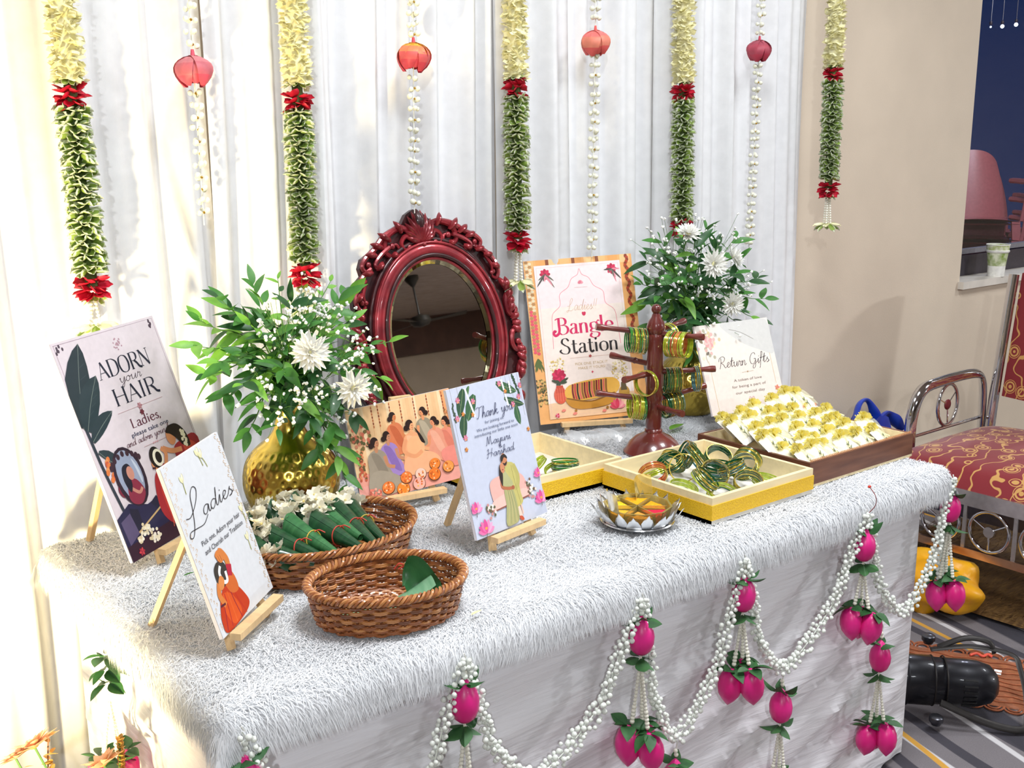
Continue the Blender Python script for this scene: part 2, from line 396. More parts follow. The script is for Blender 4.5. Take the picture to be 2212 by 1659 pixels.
ft = thing('fur_throw', 'long-haired white fur throw covering the whole table top', 'throw', (0, 0, 0))
FX0, FX1, FY0, FY1, FR = .0, 1.83, .0, .835, .03
def throw_surf(u, v):
    """u, v over the top and round the rolled edges (0..1): position, outward normal"""
    m = .046
    sx = -m+(FX1-FX0+2*m)*u; sy = -m+(FY1-FY0+2*m)*v
    def roll(s, L):
        if s < FR*.0+.02:
            q = .02-s; a = min(q/FR, PI/2); x = .02-FR*math.sin(a); dz = -FR*(1-math.cos(a)); rest = q-a*FR
            return x, dz-max(0, rest), -math.sin(a)
        if s > L-.02:
            q = s-(L-.02); a = min(q/FR, PI/2); x = L-.02+FR*math.sin(a); dz = -FR*(1-math.cos(a)); rest = q-a*FR
            return x, dz-max(0, rest), math.sin(a)
        return s, 0.0, 0.0
    x, dx, nx = roll(sx, FX1-FX0); y, dy, ny = roll(sy, FY1-FY0)
    z = .750+max(-.046, dx+dy)
    n = Vector((nx, ny, max(0.0, 1-nx*nx-ny*ny)**.5)); return Vector((x, y, z)), n
furm = mat('fur_white', '#f6f7f9', .85, var=.02, scale=14, transl=.25)
MB().grid(lambda u, v: throw_surf(u, v)[0], 90, 46).build('backing', furm, ft)
rng = np.random.default_rng(5)
def strands(n, gen, name):
    uv = gen(n); P = np.empty((n, 3)); N = np.empty((n, 3))
    for i in range(n):
        p, q = throw_surf(uv[i, 0], uv[i, 1]); P[i] = p; N[i] = q
    ang = .8*np.sin(P[:, 0]*11+1.5*np.sin(P[:, 1]*13))+.7*np.cos(P[:, 1]*21+P[:, 0]*7)+rng.normal(0, .9, n)-1.2
    D = np.stack([np.cos(ang), np.sin(ang), np.zeros(n)], 1)
    D -= N*(D*N).sum(1)[:, None]; D /= np.linalg.norm(D, axis=1)[:, None]+1e-6
    edge = 1-N[:, 2]; D[:, 2] -= edge*1.3; D[:, :2] *= (1-.5*edge)[:, None]
    Lh = rng.uniform(.013, .029, n)*(1+.25*np.sin(P[:, 0]*31)*np.sin(P[:, 1]*27))
    lift = rng.uniform(.15, .6, n)*(1-.45*edge)
    mid = P+(D*.45+N*lift[:, None]*.55)*Lh[:, None]; tip = P+(D*.95+N*lift[:, None]*.55)*Lh[:, None]; tip[:, 2] -= .25*Lh*rng.random(n)
    S = np.cross(D, N); S /= np.linalg.norm(S, axis=1)[:, None]+1e-6; wd = rng.uniform(.0006, .0011, n)[:, None]
    V = np.stack([P-S*wd, P+S*wd, mid+S*wd*.8, mid-S*wd*.8, tip], 1).reshape(-1, 3)
    me = bpy.data.meshes.new(name); me.vertices.add(n*5); me.vertices.foreach_set('co', V.ravel())
    k = np.arange(n)[:, None]*5
    L = np.concatenate([k+np.array([[0, 1, 2, 3]]), k+np.array([[3, 2, 4]])], 1).ravel()
    me.loops.add(n*7); me.loops.foreach_set('vertex_index', L)
    me.polygons.add(n*2); st = (np.arange(n)[:, None]*7+np.array([[0, 4]])).ravel(); me.polygons.foreach_set('loop_start', st)
    me.polygons.foreach_set('loop_total', np.tile([4, 3], n)); me.polygons.foreach_set('use_smooth', np.ones(n*2, bool))
    me.materials.append(furm); me.update(calc_edges=True); o = put(name, me, ft); o['kind'] = 'stuff'; return o
strands(240000, lambda n: np.stack([rng.random(n), rng.random(n)], 1), 'fur_pile')
_em = .09
strands(60000, lambda n: np.stack([rng.random(n), np.where(rng.random(n) < .75, rng.random(n)*_em, 1-rng.random(n)*.0)], 1), 'fur_edge_pile')

# ---------------------------------------------------------------- printed boards
def flatm(c, rough=.45):
    return mat('ink_'+(c if isinstance(c, str) else str(c)).lstrip('#'), c, rough, var=.02, scale=90)
class Print:
    """flat print on a board: coordinates u to the right, w down, both 0..1"""
    def __init__(s, W, H): s.W, s.H, s.b, s.m, s.n = W, H, MB(), [], 0
    def P(s, u, w, k=None): u = min(1, max(0, u)); w = min(1, max(0, w)); return ((u-.5)*s.W, -.000008*(s.n if k is None else k), (1-w)*s.H)
    def face(s, pts, c):
        s.n += 1; m = flatm(c)
        if m not in s.m: s.m.append(m)
        s.b.cur = s.m.index(m)
        q = [s.P(u, w) for u, w in pts]; a = sum(q[i-1][0]*q[i][2]-q[i][0]*q[i-1][2] for i in range(len(q)))
        if a < 0: q = q[::-1]
        s.b.add(q, [tuple(range(len(q)))])
    def blob(s, pts, c, n=5): s.face([(p.x, p.y) for p in catmull([(u, w, 0) for u, w in pts], n, True)], c)
    def ell(s, u, w, ru, rw, c, rot=0.0, n=20):
        k = s.W/s.H; out = []
        for i in range(n):
            a = 2*PI*i/n; x = ru*math.cos(a); y = rw*math.sin(a)/k
            out.append((u+x*math.cos(rot)-y*math.sin(rot), w+(x*math.sin(rot)+y*math.cos(rot))*k))
        s.face(out, c)
    def line(s, pts, wd, c, smooth=True, n=6, wf=None, closed=False):
        """stroke of width wd (fraction of the board's width)"""
        p = [Vector((u*s.W, (1-w)*s.H)) for u, w in pts]
        if smooth and len(p) > 2: p = [Vector((q.x, q.y)) for q in catmull([(v.x, v.y, 0) for v in p], n, closed)]
        if closed: p.append(p[0])
        s.n += 1; m = flatm(c)
        if m not in s.m: s.m.append(m)
        s.b.cur = s.m.index(m); L = []; N = len(p)
        for i in range(N):
            if closed: d = p[(i+1) % N if i < N-1 else 1]-p[i-1 if i else N-2]
            else: d = p[min(i+1, N-1)]-p[max(i-1, 0)]
            d = d.normalized() if d.length > 1e-9 else Vector((1, 0))
            k = wd*s.W/2*(wf(i/max(1, N-1), d) if wf else 1); nn = Vector((-d.y, d.x))*k
            for q in (p[i]+nn, p[i]-nn): q = Vector((min(s.W, max(0, q.x)), min(s.H, max(0, q.y)))); L.append((q.x-s.W/2, -.000008*s.n, q.y))
        s.b.add(L, [(2*i, 2*i+1, 2*i+3, 2*i+2) for i in range(N-1)])
    def leaf(s, a, b_, wd, c, bend=0.0):
        ax, aw = a; bx, bw = b_; k = s.H/s.W; d = Vector((bx-ax, (bw-aw)*k)); n = Vector((-d.y, d.x)); out = []
        L = d.length; n = n.normalized() if L else n
        for t in (0, .15, .35, .55, .75, .9, 1): out.append((t, wd*math.sin(PI*min(1, t*.9+.08))**.8 if t < 1 else 0))
        pts = [Vector((ax, aw*k))+d*t+n*(w_+bend*math.sin(PI*t)) for t, w_ in out]+[Vector((ax, aw*k))+d*t+n*(-w_+bend*math.sin(PI*t)) for t, w_ in out[::-1][1:]]
        s.face([(p.x, p.y/k) for p in pts], c)
    def flower(s, u, w, r, c, c2, n=8, petal=.55):
        k = s.W/s.H
        for i in range(n):
            a = 2*PI*i/n; s.ell(u+math.cos(a)*r*.55, w+math.sin(a)*r*.55*k, r*petal, r*petal*.62*k, c if i % 2 else c2, a)
        s.ell(u, w, r*.28, r*.28*k, c2)
    def lotus(s, u, w, r, cols):
        k = s.W/s.H
        for i, a in enumerate((-1.35, 1.35, -.95, .95, -.5, .5, 0)):
            s.leaf((u, w+.35*r*k), (u+math.sin(a)*r, w+.35*r*k-math.cos(a)*r*1.15*k), r*.24, cols[i % len(cols)])
    def text(s, string, u, w, h, c, width=None, shear=0.0):
        """small lettering in the plain font, centred at u, w; h is the letter height as a fraction of the board's height"""
        cu = bpy.data.curves.new('t', 'FONT'); cu.body = string; cu.size = 1.0; cu.shear = shear; cu.align_x = 'CENTER'; cu.align_y = 'CENTER'; cu.resolution_u = 2
        o = bpy.data.objects.new('t', cu); COL.objects.link(o); bpy.context.view_layer.update()
        me = bpy.data.meshes.new_from_object(o.evaluated_get(bpy.context.evaluated_depsgraph_get()))
        xs = [v.co.x for v in me.vertices]; sx = sy = h*s.H/.72
        if width: sx = width*s.W/(max(xs)-min(xs))
        s.n += 1; m = flatm(c)
        if m not in s.m: s.m.append(m)
        s.b.cur = s.m.index(m); x0, _, z0 = s.P(u, w); xm = (max(xs)+min(xs))/2
        s.b.add([(x0+(v.co.x-xm)*sx, -.000008*s.n, z0+v.co.y*sy) for v in me.vertices], [tuple(p.vertices) for p in me.polygons])
        bpy.data.objects.remove(o); bpy.data.curves.remove(cu); bpy.data.meshes.remove(me)
    def pen(s, font, string, u, w, h, c, width, thick, thin, slant=0.0):
        """drawn lettering: strokes from font, cap height h (of H), fitted to width (of W), centred at u; w is the base line"""
        adv = sum(font[ch][0] if ch in font else .4 for ch in string); kx = width*s.W/adv; ky = h*s.H; x = -adv/2; x0, _, z0 = s.P(u, w)
        for ch in string:
            if ch not in font: x += .4; continue
            a, st = font[ch]
            for kind, wt, pts in st:
                q = []
                for px, py in pts:
                    X = x0+(x+px)*kx+slant*py*ky; Y = z0+py*ky; q.append((X/s.W+.5, 1-Y/s.H))
                wf = (lambda t, d: wt) if wt is not None else (lambda t, d: (thin+(thick-thin)*abs(d.y)**1.6)/thick)
                s.line(q, thick/s.W, c, kind == 'c', 7, wf)
            x += a
    def build(s, parent, name='print'):
        return s.b.build(name, s.m, parent, False)
def sf(x, y, w=.11): return ('l', .22, [(x-w, y), (x+w, y)])
C = 'c'; L_ = 'l'
SER = {
 'A': (.86, [(L_, .28, [(.06, 0), (.40, 1)]), (L_, 1, [(.38, 1), (.76, 0)]), (L_, .25, [(.19, .34), (.62, .34)]), sf(.06, 0), sf(.76, 0)]),
 'D': (.92, [(L_, 1, [(.16, 0), (.16, 1)]), (C, None, [(.16, 1), (.5, .99), (.78, .8), (.83, .5), (.78, .2), (.5, .01), (.16, 0)]), sf(.16, 0), sf(.16, 1)]),
 'O': (.98, [(C, None, [(.48, 1.02), (.2, .9), (.08, .5), (.2, .1), (.48, -.02), (.76, .1), (.88, .5), (.76, .9), (.48, 1.02)])]),
 'R': (.88, [(L_, 1, [(.16, 0), (.16, 1)]), (C, None, [(.16, 1), (.5, 1), (.68, .86), (.66, .62), (.48, .5), (.16, .5)]), (C, 1, [(.42, .5), (.6, .3), (.74, .06), (.95, -.02)]), sf(.16, 0), sf(.16, 1)]),
 'N': (.98, [(L_, .3, [(.14, 0), (.14, 1)]), (L_, 1, [(.14, 1), (.80, 0)]), (L_, .3, [(.80, 0), (.80, 1)]), sf(.14, 0), sf(.80, 1), sf(.1, 1, .07)]),
 'H': (1.0, [(L_, 1, [(.16, 0), (.16, 1)]), (L_, 1, [(.82, 0), (.82, 1)]), (L_, .25, [(.16, .52), (.82, .52)]), sf(.16, 0), sf(.16, 1), sf(.82, 0), sf(.82, 1)]),
 'I': (.42, [(L_, 1, [(.2, 0), (.2, 1)]), sf(.2, 0), sf(.2, 1)]),
 'B': (.95, [(C, 1, [(.28, 1), (.27, .6), (.28, .3), (.2, .05), (-.02, -.06), (-.14, .08), (-.06, .22), (.05, .16)]), (C, None, [(.02, .92), (.28, 1.02), (.6, 1), (.74, .82), (.66, .62), (.36, .55)]), (C, None, [(.36, .55), (.7, .52), (.86, .3), (.74, .06), (.45, -.02), (.26, .1)])]),
 'a': (.66, [(C, None, [(.12, .5), (.26, .62), (.44, .56), (.46, .4), (.46, .12), (.52, 0), (.64, .04)]), (C, None, [(.46, .36), (.22, .32), (.08, .16), (.18, 0), (.36, .02), (.46, .16)])]),
 'n': (.74, [(L_, 1, [(.12, 0), (.12, .6)]), (C, None, [(.12, .44), (.26, .6), (.46, .58), (.52, .4), (.52, 0)]), sf(.12, 0, .09), sf(.52, 0, .09), sf(.07, .59, .05)]),
 'g': (.70, [(C, None, [(.32, .62), (.12, .55), (.08, .38), (.16, .24), (.34, .2), (.5, .28), (.54, .44), (.46, .58), (.32, .62)]), (C, None, [(.16, .22), (.06, .08), (.2, .0), (.46, -.03), (.62, -.14), (.5, -.32), (.22, -.36), (.02, -.24), (.12, -.06)]), (C, .4, [(.5, .56), (.6, .7), (.7, .66)])]),
 'l': (.36, [(L_, 1, [(.14, 0), (.14, 1.02)]), sf(.14, 0, .09), sf(.09, 1.0, .05)]),
 'e': (.62, [(C, None, [(.1, .34), (.5, .36), (.46, .54), (.28, .62), (.1, .5), (.06, .28), (.16, .06), (.36, -.02), (.56, .12)])]),
 'S': (.74, [(C, None, [(.6, .82), (.44, 1.0), (.2, .96), (.12, .74), (.3, .56), (.52, .42), (.6, .2), (.44, -.01), (.12, .02), (-.04, .18), (.06, .28)])]),
 't': (.48, [(C, 1, [(.2, .86), (.19, .4), (.2, .1), (.3, 0), (.44, .08)]), (L_, .25, [(.02, .6), (.42, .6)])]),
 'i': (.36, [(L_, 1, [(.14, 0), (.14, .6)]), sf(.14, 0, .09), sf(.09, .59, .05), (C, 1.1, [(.12, .8), (.15, .84), (.17, .8)])]),
 'o': (.68, [(C, None, [(.32, .62), (.12, .52), (.06, .3), (.12, .08), (.32, -.02), (.52, .08), (.58, .3), (.52, .52), (.32, .62)])]),
}
SCR = {
 'L': (.72, [(C, None, [(-.05, .42), (.12, .40), (.38, .66), (.50, .96), (.40, 1.08), (.27, .9), (.22, .5), (.14, .1), (.02, -.12), (-.08, -.08), (-.02, .04), (.2, .02), (.46, .0), (.66, .16)])]),
 'a': (.50, [(C, None, [(.40, .40), (.26, .46), (.10, .34), (.06, .12), (.16, .01), (.30, .12), (.42, .40), (.40, .10), (.46, .02), (.58, .16)])]),
 'd': (.54, [(C, None, [(.40, .38), (.26, .46), (.10, .34), (.06, .12), (.16, .01), (.32, .14), (.46, .46), (.56, .94), (.46, .5), (.42, .1), (.48, .02), (.60, .16)])]),
 'i': (.28, [(C, None, [(.04, .14), (.18, .44), (.14, .10), (.20, .01), (.32, .16)]), (C, 1, [(.22, .62), (.25, .66)])]),
 'e': (.40, [(C, None, [(.02, .14), (.22, .24), (.32, .38), (.22, .46), (.12, .34), (.10, .12), (.2, .01), (.34, .06), (.46, .18)])]),
 's': (.38, [(C, None, [(.04, .14), (.22, .46), (.20, .34), (.32, .18), (.24, .02), (.08, .02), (.2, .03), (.42, .16)])]),
 'T': (.62, [(C, None, [(-.08, .84), (.1, .98), (.4, .92), (.74, 1.02)]), (C, None, [(.36, .94), (.32, .6), (.22, .2), (.08, .0), (-.04, .08)])]),
 'h': (.50, [(C, None, [(.02, .14), (.2, .46), (.30, .86), (.24, 1.0), (.16, .8), (.10, .3), (.06, 0), (.14, .26), (.30, .44), (.36, .3), (.34, .08), (.42, .01), (.54, .16)])]),
 'n': (.50, [(C, None, [(.02, .3), (.12, .44), (.10, .2), (.06, 0), (.16, .28), (.32, .45), (.38, .3), (.35, .08), (.42, .01), (.54, .16)])]),
 'k': (.50, [(C, None, [(.02, .14), (.2, .46), (.30, .86), (.24, 1.0), (.16, .8), (.10, .3), (.06, 0), (.14, .24), (.34, .44), (.36, .32), (.18, .22), (.32, .12), (.40, .01), (.54, .14)])]),
 'y': (.52, [(C, None, [(.04, .32), (.12, .44), (.12, .16), (.22, .03), (.36, .18), (.46, .46), (.40, .0), (.28, -.36), (.14, -.42), (.12, -.28), (.34, -.06), (.56, .16)])]),
 'o': (.46, [(C, None, [(.28, .45), (.12, .36), (.06, .14), (.18, .0), (.34, .1), (.38, .32), (.28, .45), (.36, .34), (.52, .36)])]),
 'u': (.52, [(C, None, [(.02, .3), (.12, .44), (.10, .14), (.18, .01), (.34, .16), (.44, .44), (.40, .1), (.46, .01), (.58, .16)])]),
 'r': (.38, [(C, None, [(.02, .14), (.16, .48), (.18, .38), (.32, .40), (.26, .12), (.32, .01), (.44, .16)])]),
 'M': (.92, [(C, None, [(-.04, .04), (.06, .06), (.18, .6), (.26, 1.0), (.30, .6), (.34, .12), (.46, .6), (.60, 1.0), (.62, .5), (.66, .04), (.80, .14), (.94, .2)])]),
 'H': (.86, [(C, None, [(.10, .82), (.24, .98), (.20, .5), (.06, .0), (-.06, .06)]), (C, None, [(.74, 1.02), (.62, .6), (.52, .04)]), (C, None, [(.0, .40), (.3, .50), (.62, .48), (.88, .2)])]),
 'R': (.76, [(C, None, [(.20, .9), (.18, .5), (.04, -.04)]), (C, None, [(-.04, .6), (.06, .9), (.4, 1.02), (.62, .84), (.46, .56), (.22, .48), (.44, .3), (.62, .02), (.8, .1)])]),
 't': (.34, [(C, None, [(.04, .14), (.26, .86), (.16, .3), (.18, .03), (.36, .16)]), (C, .8, [(.04, .52), (.4, .56)])]),
 'G': (.82, [(C, None, [(.66, .82), (.54, 1.0), (.26, .9), (.06, .5), (.14, .1), (.4, .02), (.62, .24), (.66, .46), (.48, .44), (.66, .46), (.66, .1), (.56, -.3), (.36, -.36), (.4, -.1), (.86, .18)])]),
 'f': (.36, [(C, None, [(.02, .14), (.24, .5), (.36, .92), (.26, 1.0), (.18, .7), (.12, .1), (.02, -.36), (-.04, -.4)]), (C, .8, [(.06, .46), (.4, .5)])]),
 '!': (.24, [(L_, 1, [(.2, .9), (.1, .24)]), (C, 1, [(.06, .02), (.08, .05)])]),
 '&': (.6, [(C, None, [(.5, .0), (.2, .5), (.24, .8), (.38, .84), (.36, .6), (.1, .3), (.12, .04), (.34, .02), (.5, .3)])]),
}
pine = mat('pine_wood', '#e2bf8d', .55, var=.06, scale=12, stretch=(8, 8, 1), bump=.05)
def board(name, label, x, y, yaw, lean, roll, W, H, zb, art, face, easel_label, easel=True, front=.12, legs=.30, cat='sign'):
    c = rad(0); a = Vector((math.cos(yaw), math.sin(yaw), 0)); n = Vector((math.sin(yaw), -math.cos(yaw), 0))
    upv = math.cos(lean)*Vector((0, 0, 1))-math.sin(lean)*n
    a2 = a*math.cos(roll)+upv*math.sin(roll); u2 = upv*math.cos(roll)-a*math.sin(roll); n2 = a2.cross(u2)
    M = Matrix((a2, -n2, u2)).transposed().to_4x4(); M.translation = Vector((x, y, zb))
    t = thing(name, label, cat, M=M)
    MB().box((0, .0035, H/2), (W, .006, H)).build('panel', mat('foam_core', '#efe9ee', .7, var=.02), t, False)
    p = Print(W, H); p.face([(0, 0), (1, 0), (1, 1), (0, 1)], face); art(p)
    for i, v in enumerate(p.b.v): p.b.v[i] = (v[0], v[1]-.0002, v[2])
    pr = p.build(t, 'print')
    if easel:
        e = thing('easel', easel_label, 'easel', (x, y, ZT), (0, 0, yaw), 'small pine table easels')
        h = zb-ZT; lw = .013
        MB().bar((-W*front*2.3, -.014, h-.006), (W*front*2.3, -.014, h-.006), .018, .011).build('ledge', pine, e, False)
        tl = math.tan(lean)
        for sx in (-1, 1):
            zt = min(legs, H*.8)
            MB().bar((sx*W*front*1.9, -.002+.012-h*tl, 0), (sx*W*front*.4, .016+zt*tl, zt), lw, .009, (0, 1, 0)).build('leg', pine, e, False)
        MB().bar((0, .02+legs*tl, legs), (-.01, .02+legs*tl+.09, 0), lw, .009, (0, 1, 0)).build('back_leg', pine, e, False)
        MB().box((0, .018+legs*.97*tl, legs*.97), (W*.2, .012, .018)).build('crossbar', pine, e, False)
    return t

SKIN, DARK, NAVY = '#d98f62', '#1c1418', '#1b1d33'
def lady(p, u, w, s, dress, dress2, skin='#e0976a', hair='#2a1612', face=1, sit=True):
    """seated woman drawn in the print: head at u, w; s is the head's width"""
    k = p.W/p.H
    p.blob([(u-1.5*s, w+2.0*s*k), (u-.6*s, w+1.2*s*k), (u+.6*s, w+1.2*s*k), (u+1.5*s, w+2.2*s*k), (u+1.7*s, w+4.2*s*k), (u+2.2*s, w+6.2*s*k), (u+.4*s, w+7.0*s*k), (u-1.9*s, w+6.6*s*k), (u-1.7*s, w+4.0*s*k)], dress)
    p.blob([(u-.9*s, w+1.6*s*k), (u+.2*s, w+1.9*s*k), (u+1.1*s, w+3.8*s*k), (u+1.6*s, w+6.2*s*k), (u+.3*s, w+5.4*s*k), (u-.5*s, w+3.4*s*k)], dress2)
    p.line([(u+face*1.2*s, w+2.3*s*k), (u+face*1.5*s, w+3.8*s*k), (u+face*2.6*s, w+4.3*s*k)], s*.55, skin)
    p.ell(u, w+1.1*s*k, .3*s, .5*s*k, skin)
    p.ell(u-face*.12*s, w-.12*s*k, .66*s, .78*s*k, hair); p.ell(u-face*.75*s, w+.35*s*k, .42*s, .46*s*k, hair)
    p.ell(u+face*.16*s, w+.12*s*k, .45*s, .58*s*k, skin)
    p.blob([(u-face*.5*s, w-.5*s*k), (u+face*.1*s, w-.62*s*k), (u+face*.55*s, w-.3*s*k), (u+face*.1*s, w-.2*s*k), (u-face*.3*s, w+.5*s*k)], hair)
    p.line([(u+face*.22*s, w+.08*s*k), (u+face*.4*s, w+.1*s*k)], s*.09, hair); p.line([(u+face*.2*s, w+.42*s*k), (u+face*.38*s, w+.4*s*k)], s*.1, '#b0402e')

def art_adorn(p):
    k = p.W/p.H; r = random.Random(3)
    p.line([(.02, .012), (.98, .012), (.98, .99)], .004, '#9b8290', False); p.line([(.025, .012), (.025, .4)], .004, '#9b8290', False)
    for cu, cw in ((.06, .035), (.93, .035)):
        for i in range(6): p.ell(cu+r.uniform(-.03, .03), cw+r.uniform(-.018, .018), .009, .012*k, '#4a3a48')
    for i in range(26):
        a = r.uniform(0, 6.28); q = r.uniform(0, 1); p.ell(.57+math.cos(a)*.045*q, .083+math.sin(a)*.034*q*(1-.3*abs(math.cos(a))), .006, .006*k, '#b08a96')
    p.pen(SER, 'ADORN', .565, .212, .076, NAVY, .52, .0046, .0010)
    p.pen(SCR, 'your', .57, .254, .052, '#3c2a36', .22, .0013, .0008, .18)
    p.pen(SER, 'HAIR', .575, .346, .076, NAVY, .44, .0046, .0010)
    p.line([(.34, .378), (.80, .378)], .003, '#c9a6ac', False); p.flower(.56, .378, .022, '#b8898f', '#a06a72', 6)
    p.flower(.56, .408, .02, '#5a2230', '#7a3040', 6)
    p.pen(SER | {'s': (.5, [(C, None, [(.4, .5), (.26, .6), (.12, .46), (.3, .3), (.4, .14), (.24, -.02), (.06, .1)])]), 'L': (.66, [(L_, 1, [(.14, 0), (.14, 1)]), (L_, .3, [(.14, 0), (.58, 0)]), sf(.14, 1)]), 'd': (.7, [(C, None, [(.5, .5), (.3, .62), (.1, .46), (.1, .12), (.3, -.02), (.5, .12)]), (L_, 1, [(.52, 0), (.52, 1)])]), ',': (.2, [(L_, 1, [(.1, .06), (.04, -.14)])])}, 'Ladies,', .57, .462, .042, '#5a1f35', .30, .0026, .0010)
    p.text('please take one', .58, .492, .021, '#2c3556', .38); p.pen(SCR, 'and adorn your hair', .57, .535, .034, '#5a2a3c', .52, .0011, .0007, .15)
    p.line([(.46, .56), (.70, .56)], .003, '#c9a6ac', False)
    for i in range(3): p.ell(.58+(i-1)*.02, .56, .007, .007*k, '#c9969c')
    # banana plant
    p.line([(.03, .36), (.05, .6), (.10, .86)], .022, '#2c3340')
    for a, b_, wd, c in (((.015, .385), (.225, .03), .105, '#1d2b34'), ((.04, .40), (.275, .185), .085, '#22323a'), ((.05, .45), (.30, .355), .05, '#25343c'), ((.06, .50), (.20, .60), .035, '#2a3840')):
        p.leaf(a, b_, wd, c, -.02); p.line([a, ((a[0]+b_[0])/2-.012, (a[1]+b_[1])/2), b_], .004, '#6f7a74')
        for q in range(1, 7):
            f = q/7; m = (a[0]+(b_[0]-a[0])*f, a[1]+(b_[1]-a[1])*f); p.line([m, (m[0]+wd*.6*math.sin(PI*f), m[1]-.012)], .0018, '#394a50', False)
    for i in range(12): p.ell(.10+r.uniform(-.03, .035), .545+i*.009, .016, .02*k, r.choice(['#d9773f', '#c9583a', '#e2955a']), .5)
    p.leaf((.12, .67), (.135, .73), .025, '#7a1f38')
    # floor, mirror, table
    p.face([(0, .80), (.14, .76), (.30, .80), (1, .74), (1, 1), (0, 1)], '#232043'); p.face([(0, .93), (1, .90), (1, 1), (0, 1)], '#33182a')
    p.ell(.245, .655, .135, .150*k*1.35, '#2c1a2c', -.08); p.ell(.245, .65, .108, .124*k*1.4, '#97a0b8', -.08)
    p.blob([(.17, .735), (.20, .68), (.27, .67), (.315, .71), (.32, .75), (.26, .785), (.19, .77)], '#8c2c44'); p.line([(.21, .70), (.27, .735), (.31, .72)], .022, '#c98a78'); p.blob([(.175, .66), (.195, .605), (.25, .595), (.275, .625), (.24, .64), (.235, .69), (.20, .72)], '#1c1a2c'); p.ell(.252, .640, .032, .046*k, '#c98a78'); p.blob([(.30, .58), (.33, .62), (.34, .68), (.325, .70), (.315, .64)], '#c3cad8')
    for i in range(9): p.ell(.245+.14*math.sin(-1.3+i*.32), .565-.018*math.cos((i-4)*.5)+.004*abs(i-4), .016, .02*k, '#3a2030')
    p.face([(.13, .78), (.20, .80), (.20, .93), (.10, .92)], '#1a1730'); p.face([(.33, .80), (.40, .78), (.46, .86), (.42, .89)], '#1d1a36'); p.line([(.12, .90), (.44, .83)], .012, '#c5a36f', False)
    p.face([(.02, .82), (.12, .80), (.14, .90), (.03, .93)], '#574b6c')
    # two women
    p.blob([(.44, .72), (.52, .68), (.62, .72), (.74, .83), (.80, .92), (.70, .975), (.50, .95), (.40, .86)], '#a8262e'); p.blob([(.47, .75), (.55, .74), (.66, .86), (.62, .95), (.48, .92)], '#c23a32')
    for i in range(7): p.line([(.50+.02*i, .74), (.50+.035*i, .84), (.46+.05*i, .95)], .006, '#7c1720' if i % 2 else '#d4664a')
    p.blob([(.49, .66), (.57, .66), (.60, .73), (.50, .73)], '#8c1e28')
    p.line([(.53, .69), (.48, .655), (.50, .625)], .032, SKIN); p.line([(.58, .69), (.63, .63), (.60, .595)], .032, SKIN); p.line([(.46, .665), (.49, .67)], .012, '#3a1420')
    p.ell(.525, .625, .058, .075*k, DARK); p.ell(.545, .63, .05, .06*k, '#efe6cf'); p.ell(.55, .63, .03, .04*k, DARK)
    p.blob([(.72, .63), (.84, .60), (1, .62), (1, .92), (.82, .90), (.76, .76)], '#9c2430'); p.blob([(.82, .62), (.95, .64), (1, .78), (.9, .8)], '#c2483a')
    p.line([(.80, .64), (.70, .63), (.62, .60)], .035, SKIN); p.ell(.735, .565, .045, .06*k, SKIN)
    p.blob([(.70, .54), (.74, .515), (.83, .52), (.89, .57), (.90, .64), (.83, .63), (.79, .59), (.74, .555)], DARK)
    for i in range(10): p.ell(.855+r.uniform(-.02, .02), .56+i*.008, .013, .014*k, '#ede3c4')
    for cu, cw, rr in ((.20, .895, .05), (.26, .94, .055), (.13, .925, .025)):
        for i in range(22):
            a = r.uniform(0, 6.3); q = r.random()**.5*rr; p.ell(cu+math.cos(a)*q, cw+math.sin(a)*q*k*.75, .012, .011*k, r.choice(['#e9dcc0', '#d8c6a0', '#f1e8d6']))
    p.flower(.10, .975, .025, '#c23a44', '#a0283a', 6); p.flower(.55, .955, .03, '#d2566a', '#b23a4c', 7); p.flower(.62, .94, .03, '#d2566a', '#e0788a', 7)
